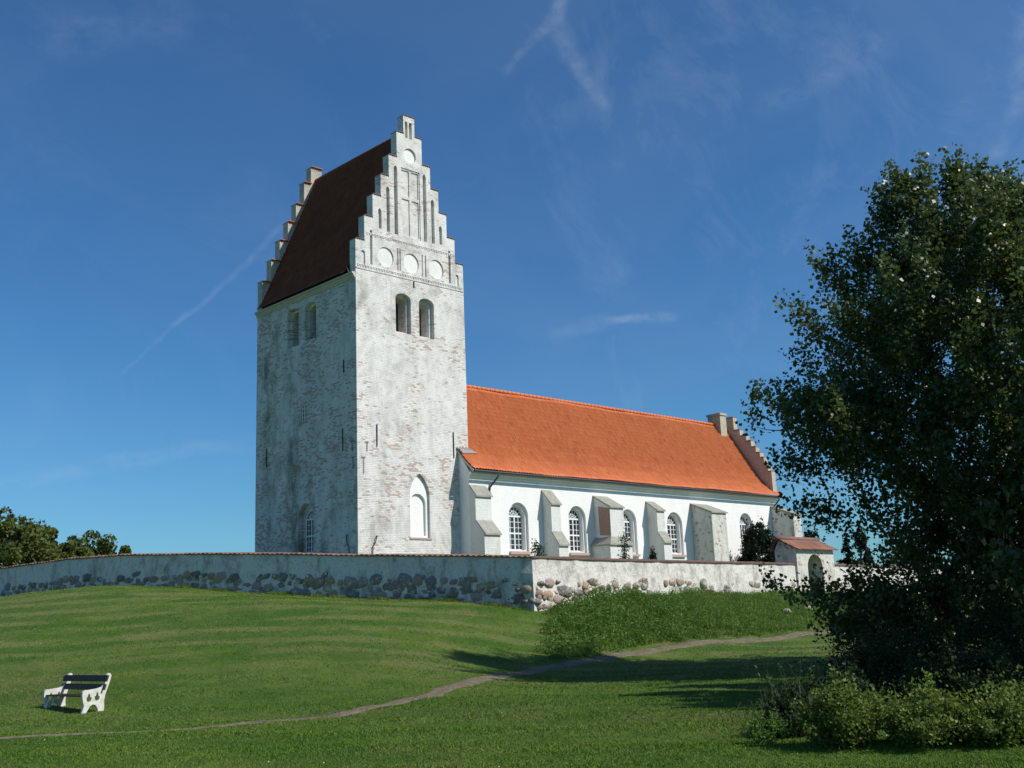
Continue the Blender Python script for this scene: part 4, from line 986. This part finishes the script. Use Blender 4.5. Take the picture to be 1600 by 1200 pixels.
# rose hedge in the sun, in front of the poplar's shade
spec = [(3.9, 14.0, .78, .90, 'pink flowered rugosa rose bush at the left end of the hedge', ('petal', 3, .035)),
        (4.75, 13.7, .85, .78, 'rugosa rose bush second from the left end of the hedge', ('daisy', 3, .015)),
        (5.5, 13.5, .80, .70, 'low rugosa rose bush in the middle of the hedge with white daisies at its foot', ('daisy', 6, .015)),
        (6.2, 13.8, .85, .82, 'rugosa rose bush second from the right end of the hedge', ('petal', 1, .03)),
        (7.0, 14.2, 1.0, 1.12, 'tallest rugosa rose bush at the right end of the hedge', None)]
for i, (la, D, r, h, lb, fl) in enumerate(spec):
    bush('rose_bush', gl(la, D), (r, r * .8, h), lb, 'shrub', 'rose', 9500, .046, 40 + i, 14, 'rose bushes of the hedge', .55, fl)
# thicket behind it, under the tree
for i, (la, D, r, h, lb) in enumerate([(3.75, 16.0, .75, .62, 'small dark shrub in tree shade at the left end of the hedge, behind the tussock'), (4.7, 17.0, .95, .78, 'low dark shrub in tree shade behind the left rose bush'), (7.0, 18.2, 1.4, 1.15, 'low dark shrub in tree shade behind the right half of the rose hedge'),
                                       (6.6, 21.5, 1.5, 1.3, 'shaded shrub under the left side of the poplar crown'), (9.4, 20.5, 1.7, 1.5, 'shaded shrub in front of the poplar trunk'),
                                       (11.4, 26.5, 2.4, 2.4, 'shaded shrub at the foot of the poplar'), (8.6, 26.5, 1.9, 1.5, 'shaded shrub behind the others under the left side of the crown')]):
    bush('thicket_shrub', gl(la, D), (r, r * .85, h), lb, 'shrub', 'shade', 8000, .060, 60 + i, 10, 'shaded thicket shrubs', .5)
bush('grass_tussock', gl(3.05, 14.6), (.40, .36, .40), 'bright green tussock of grass left of the rose hedge', 'plant', 'weed', 1600, .035, 71, 6, None, .2, None, .8)

def stalks(name, la, D, n, h, label, seed, mat='straw', spread=.5):
    """clump of tall thin weeds: arching stalks with narrow leaves"""
    g = gl(la, D); root = empty(name, g, label, 'plant', 'tall weeds in the tree shade'); rnd = random.Random(seed); mb = MB(); lf = MB()
    for i in range(n):
        a = rnd.uniform(0, 2 * pi); r = spread * sqrt(rnd.random()); p = Vector((g[0] + cos(a) * r, g[1] + sin(a) * r, g[2] - .03)); hh = h * rnd.uniform(.55, 1.1)
        tip = p + Vector((rnd.uniform(-.25, .25), rnd.uniform(-.25, .25), hh)); pp = smooth_path(p, tip, Vector((0, 0, .12 * hh)), 4); mb.tube(pp, [.006, .005, .004, .003, .002], 3, cap=False)
        for j in range(6):
            q = pp[rnd.randint(1, 4)] + Vector((0, 0, rnd.uniform(-.1, .05))); d = Vector((rnd.uniform(-1, 1), rnd.uniform(-1, 1), rnd.uniform(-.3, .6))).normalized() * rnd.uniform(.05, .12); s = Vector((-d.y, d.x, 0)) * .18
            lf.poly([q, q + d * .5 + s, q + d, q + d * .5 - s])
    mb.build('stem', MAT[mat], root); lf.build('foliage', MAT['weed'] if mat != 'straw' else MAT['shade'], root)
stalks('tall_weeds', 3.9, 16.6, 30, .72, 'clump of tall dry weeds in shade left of the thicket', 5)
stalks('tall_weeds', 4.6, 18.6, 34, .85, 'clump of tall thin weeds against the shaded lawn edge', 6, 'bark', .7)
stalks('tall_weeds', 3.2, 15.6, 22, .5, 'low clump of seeding grass left of the rose hedge in tree shade', 7)

# churchyard plants behind the wall
bush('yew_shrub', (32.45, -3.2, 2.1), (2.15, 1.8, 4.55), 'tall dark green yew standing before the last nave window', 'shrub', 'yew', 16000, .15, 81, 6, None, .10, None, .3)
bush('small_conifer', (13.44, -9.0, 2.2), (.40, .40, 1.45), 'small cone shaped conifer behind the wall between two buttresses', 'conifer', 'yew', 3000, .07, 82, 3, None, .0, None, .5, point=1)
bush('dark_conifer', (44.6, 0, 2.0), (1.7, 1.7, 4.6), 'dark clipped conifer beyond the church, just above the portal roof', 'conifer', 'yew', 4000, .22, 83, 4, None, .05)
bush('column_conifer', (51.7, 0, 2.0), (1.7, 1.7, 5.0), 'dark column conifer seen between poplar leaves right of the portal', 'conifer', 'yew', 4000, .22, 84, 4, None, .05)
def climber(loc, h, label, seed):
    rng = np.random.default_rng(seed); root = empty('rose_plant', loc, label, 'plant', 'rose plants behind the wall'); mb = MB(); C = []
    for k in range(4):
        tip = Vector(loc) + Vector((rng.uniform(-.3, .3), rng.uniform(-.3, .3), h * rng.uniform(.75, 1.0))); pp = smooth_path(loc, tip, Vector((rng.uniform(-.1, .1), 0, .1)), 4)
        mb.tube(pp, [.02, .017, .014, .01, .006], 4, cap=False)
        for p in pp[2:]: C.append(np.array(p)[None, :] + rng.normal(size=(45, 3)) * .14)
    C = np.concatenate(C); V, F = leaves_np(C, None, .09 * rng.uniform(.6, 1.3, len(C)), rng); mesh_np('foliage', V, F, MAT['shade'], root); mb.build('stem', MAT['bark'], root)
climber((3.67, -10.0, 2.2), 1.55, 'leafy rose plant above the wall near its corner', 91)
climber((12.08, -8.0, 2.2), 2.30, 'tall thin rose plant in front of the third buttress', 92)

# trees far behind the wall on the left
def far_tree(u_, D, rad, zc, label, seed, n=14000):
    lat = (u_ - 800) / 1720 * D; p = P_(lat, D, 0); g = 0.6; rng = np.random.default_rng(seed)
    root = empty('broadleaf_tree', (p[0], p[1], g), label, 'tree', 'trees beyond the churchyard wall'); rx, rz = rad
    K = 80; a = rng.uniform(0, 2 * pi, K); c = rng.uniform(-.75, 1, K); k = rng.uniform(.45, 1, K) ** .6; s = np.sqrt(1 - np.minimum(1, c * c))
    T = np.c_[np.cos(a) * s * rx * k, np.sin(a) * s * rx * k, c * rz * k] + np.array([p[0], p[1], zc])
    idx = rng.integers(0, K, n); sp = rng.uniform(.10, .24, K) * rx; q = rng.normal(size=(n, 3)); q /= np.linalg.norm(q, axis=1)[:, None]
    C = T[idx] + q * (sp[idx] * rng.uniform(.6, 1.1, n))[:, None]
    V, F = leaves_np(C, q * .8, .36 * rng.uniform(.5, 1.3, n), rng, 1.0, .8, .1); mesh_np('crown', V, F, MAT['far'], root)
    mb = MB(); mb.tube([(p[0], p[1], g - .5), (p[0] + .1, p[1], zc - .3 * rz)], [.3, .18], 7)
    for i in range(10): mb.tube(smooth_path((p[0] + .1, p[1], zc - .5 * rz), T[i], Vector((0, 0, .3)), 3), [.12, .09, .06, .03], 4, cap=False)
    mb.build('trunk', MAT['bark'], root)
for i, a in enumerate([(-18, 92, (5.2, 5.5), 5.0, 'tallest broadleaf tree at the left edge of the photo behind the wall'), (44, 96, (3.0, 4.6), 5.2, 'rounded tree just right of the tallest one behind the wall'),
                       (82, 100, (3.2, 3.9), 4.9, 'olive green tree third from the left behind the wall'), (106, 104, (2.0, 3.0), 5.0, 'small low tree fourth from the left behind the wall'),
                       (142, 104, (4.4, 4.0), 5.3, 'flat topped tree furthest to the right behind the wall')]):
    far_tree(*a, 100 + i)

# ------------------------------------------------------------------ ground cover
def path_stones():
    rng = np.random.default_rng(9); n = 1500; P = np.array([[p.x, p.y] for p in PATH]); i = rng.integers(40, len(P) - 1, n); x, y = (P[i] + rng.normal(0, .26, (n, 2))).T
    C = np.c_[x, y, terr(x, y) + .022]; V, F = leaves_np(C, np.tile([[0, 0, 2.0]], (n, 1)), rng.uniform(.015, .04, n), rng, .6, .9, .25)
    tag(mesh_np('path_stones', V, F, MAT['gravel']), 'small loose stones strewn over the trodden path', 'stones', kind='stuff')
path_stones()
def near_path(x, y):
    P = np.array([[p.x, p.y] for p in PATH]); return np.sqrt(((np.c_[x, y][:, None, :] - P[None]) ** 2).sum(2)).min(1)
def blades(n, Dmin, Dmax, h, wd, seed, name, label):
    rng = np.random.default_rng(seed); u = rng.random(n); D = 1 / (1 / Dmin + u * (1 / Dmax - 1 / Dmin)); lat = D * rng.uniform(-.50, .50, n)
    x = CAM.x + RT.x * lat + FW.x * D; y = CAM.y + RT.y * lat + FW.y * D
    keep = np.ones(n, bool)
    for i in range(0, n, 40000): keep[i:i + 40000] = near_path(x[i:i + 40000], y[i:i + 40000]) > .20
    wx = np.interp(y, [w_[1] for w_ in WALL], [w_[0] for w_ in WALL]); keep &= ~((y > -14.4) & (x > wx))
    x, y, D = x[keep], y[keep], D[keep]; n = len(x); z = terr(x, y)
    a = rng.uniform(0, 2 * pi, n); k = np.clip(D / 16, .8, 2.6); hh = h * rng.uniform(.5, 1.25, n) * k ** .3; ww = wd * rng.uniform(.7, 1.3, n) * k
    lx = rng.normal(0, .55, n) * hh; ly = rng.normal(0, .55, n) * hh
    B = np.stack([x, y, z - .005], 1); dx = np.stack([np.cos(a) * ww, np.sin(a) * ww, np.zeros(n)], 1)
    V = np.stack([B - dx, B + dx, B + np.stack([lx, ly, hh], 1)], 1).reshape(-1, 3)
    tag(mesh_np(name, V, np.arange(3 * n).reshape(n, 3), MAT['blades']), label, 'grass', kind='stuff')
blades(640000, 8.5, 62, .028, .007, 21, 'lawn_grass', 'short mown grass covering the lawn and the hill below the church')
def bank_weeds():
    rng = np.random.default_rng(31); n = 2600
    # polygon of the unmown bank between the path and the south wall
    x = rng.uniform(-9.5, 30, n * 3); y = rng.uniform(-26, -14.7, n * 3)
    P = np.array([[p.x, p.y] for p in PATH]); d = ((np.c_[x, y][:, None, :] - P[None]) ** 2).sum(2); j = d.argmin(1); above = y > P[j, 1] + .45
    lim = (x > -1.6 - (-14.7 - y) * 1.0)
    edge = x + .8 + (-14.7 - y) + .5 * np.sin(y * 2.1) + .35 * np.sin(y * 5.3 + 1); dp = np.sqrt(d.min(1)) + .18 * np.sin(x * 3.1) + .12 * np.sin(x * 7.7)
    k = above & (edge > 0) & (dp > .55); x, y = x[k], y[k]; edge = edge[k]; dp = dp[k]
    k2 = rng.random(len(x)) < np.where(x < 5, 1.0, np.where(x < 10, .8, .55)); x, y, edge, dp = x[k2], y[k2], edge[k2], dp[k2]; z = terr(x, y); m = len(x)
    hmax = np.where(x < 4, .50, np.where(x < 9, .34, .20)) * rng.uniform(.5, 1.35, m)
    # plants grow in drifts
    lum = np.sin(x * 1.7 + 2 * np.sin(y * 1.1)) * np.sin(y * 1.9 + 1.5 * np.sin(x * .8)); hmax *= .55 + .9 * (lum * .5 + .5); hmax *= np.where(rng.random(m) < .10, 1.6, 1) * np.clip(.30 + edge * .5, .3, 1) * np.clip(.35 + (dp - .5) * .55, .35, 1)
    per = 46; idx = np.repeat(np.arange(m), per); t = rng.random(m * per)
    C = np.c_[x[idx], y[idx], z[idx]] + np.c_[rng.normal(0, 1, m * per) * (.08 + .13 * (1 - t)), rng.normal(0, 1, m * per) * (.08 + .13 * (1 - t)), t * hmax[idx]]
    V, F = leaves_np(C, np.tile([[0, -.2, .35]], (len(C), 1)), np.where(x[idx] < 6, .085, .06) * rng.uniform(.5, 1.5, len(C)), rng, 1.0, .5, .12)
    tag(mesh_np('bank_weeds', V, F, MAT['weed']), 'dense leafy weeds and unmown grass on the bank below the south wall', 'weeds', kind='stuff')
    # fine long grass between them
    n = 60000; x = rng.uniform(-9.5, 30, n); y = rng.uniform(-26, -14.7, n); keep = np.zeros(n, bool)
    for i in range(0, n, 20000):
        xs, ys = x[i:i + 20000], y[i:i + 20000]; d = ((np.c_[xs, ys][:, None, :] - P[None]) ** 2).sum(2); j = d.argmin(1)
        keep[i:i + 20000] = (ys > P[j, 1] + .6) & (xs > -.8 - (-14.7 - ys) * 1.0) & (np.sqrt(d.min(1)) > .6)
    x, y = x[keep], y[keep]; n = len(x); z = terr(x, y); a = rng.uniform(0, 2 * pi, n); hh = rng.uniform(.12, .34, n); ww = .012
    Bp = np.stack([x, y, z - .01], 1); dx = np.stack([np.cos(a) * ww, np.sin(a) * ww, np.zeros(n)], 1)
    V = np.stack([Bp - dx, Bp + dx, Bp + np.stack([rng.normal(0, .3, n) * hh, rng.normal(0, .3, n) * hh, hh], 1)], 1).reshape(-1, 3)
    tag(mesh_np('bank_grass', V, np.arange(3 * n).reshape(n, 3), MAT['blades']), 'long rough grass between the weeds on the bank', 'grass', kind='stuff')
bank_weeds()
# two boulders lying on the bank
bm0 = bmesh.new(); bmesh.ops.create_icosphere(bm0, subdivisions=3, radius=1)
for i, (x, y, s, lb) in enumerate([(11.3, -18.6, .24, 'pale boulder lying on the grassy bank, left one of two'), (13.4, -18.4, .29, 'pale boulder lying on the grassy bank, right one of two')]):
    me = bpy.data.meshes.new('boulder'); b = bm0.copy()
    for v in b.verts: v.co *= 1 + .15 * sin(v.co.x * 3 + i) * sin(v.co.y * 4 + v.co.z * 3); v.co.z *= .55
    b.to_mesh(me); b.free(); me.materials.append(MAT['boulder']); me.polygons.foreach_set('use_smooth', [True] * len(me.polygons))
    o = bpy.data.objects.new('boulder', me); COL.objects.link(o); o.scale = (s, s * .8, s); o.location = (x, y, ter(x, y) + .13); tag(o, lb, 'boulder', 'boulders on the bank')

def lawn_flecks():
    """daisies scattered in the mown grass near the photographer"""
    rng = np.random.default_rng(77); n = 150; D = 1 / (1 / 10 + rng.random(n) * (1 / 34 - 1 / 10)); lat = D * rng.uniform(-.48, .48, n)
    # they grow in drifts
    k = np.sin(lat * .8 + 1) * np.sin(D * .7) > .05; D, lat = D[k], lat[k]
    x = CAM.x + RT.x * lat + FW.x * D; y = CAM.y + RT.y * lat + FW.y * D; k = near_path(x, y) > .4; x, y = x[k], y[k]; n = len(x); z = terr(x, y) + .03
    C = np.stack([x, y, z], 1); V, F = leaves_np(C, np.tile([[0, -.4, 1.2]], (n, 1)), np.full(n, .018), rng, .6, 1.0, .02)
    tag(mesh_np('lawn_daisies', V, F, MAT['daisy']), 'tiny white daisies scattered over the mown lawn', 'flowers', kind='stuff')
lawn_flecks()

def wall_foot_grass():
    """longer grass the mower leaves against the foot of the wall"""
    rng = np.random.default_rng(5); W = np.array(WALL[:8])[:, :2]; n = 26000; i = rng.integers(0, len(W) - 1, n); L = np.linalg.norm(W[1:] - W[:-1], axis=1); i = rng.choice(len(L), n, p=L / L.sum())
    t = rng.random(n); p = W[i] + (W[i + 1] - W[i]) * t[:, None]; d = (W[i + 1] - W[i]) / L[i][:, None]; out = np.c_[-d[:, 1], d[:, 0]]; out *= np.sign(out @ np.array([-1, -.2]))[:, None]
    dist = .12 + np.abs(rng.normal(0, .16, n)); x, y = (p + out * dist[:, None]).T; z = terr(x, y); s_ = np.sin(x * 2.3 + y * 1.7) * np.sin(y * 3.1 + 1)
    hh = rng.uniform(.05, .16, n) * (.6 + .8 * (s_ > .2)); a = rng.uniform(0, 2 * pi, n); Bp = np.stack([x, y, z - .02], 1); dx = np.stack([np.cos(a) * .012, np.sin(a) * .012, np.zeros(n)], 1)
    V = np.stack([Bp - dx, Bp + dx, Bp + np.stack([rng.normal(0, .35, n) * hh, rng.normal(0, .35, n) * hh, hh], 1)], 1).reshape(-1, 3)
    tag(mesh_np('wall_foot_grass', V, np.arange(3 * n).reshape(n, 3), MAT['blades']), 'unmown grass along the foot of the churchyard wall', 'grass', kind='stuff')
wall_foot_grass()
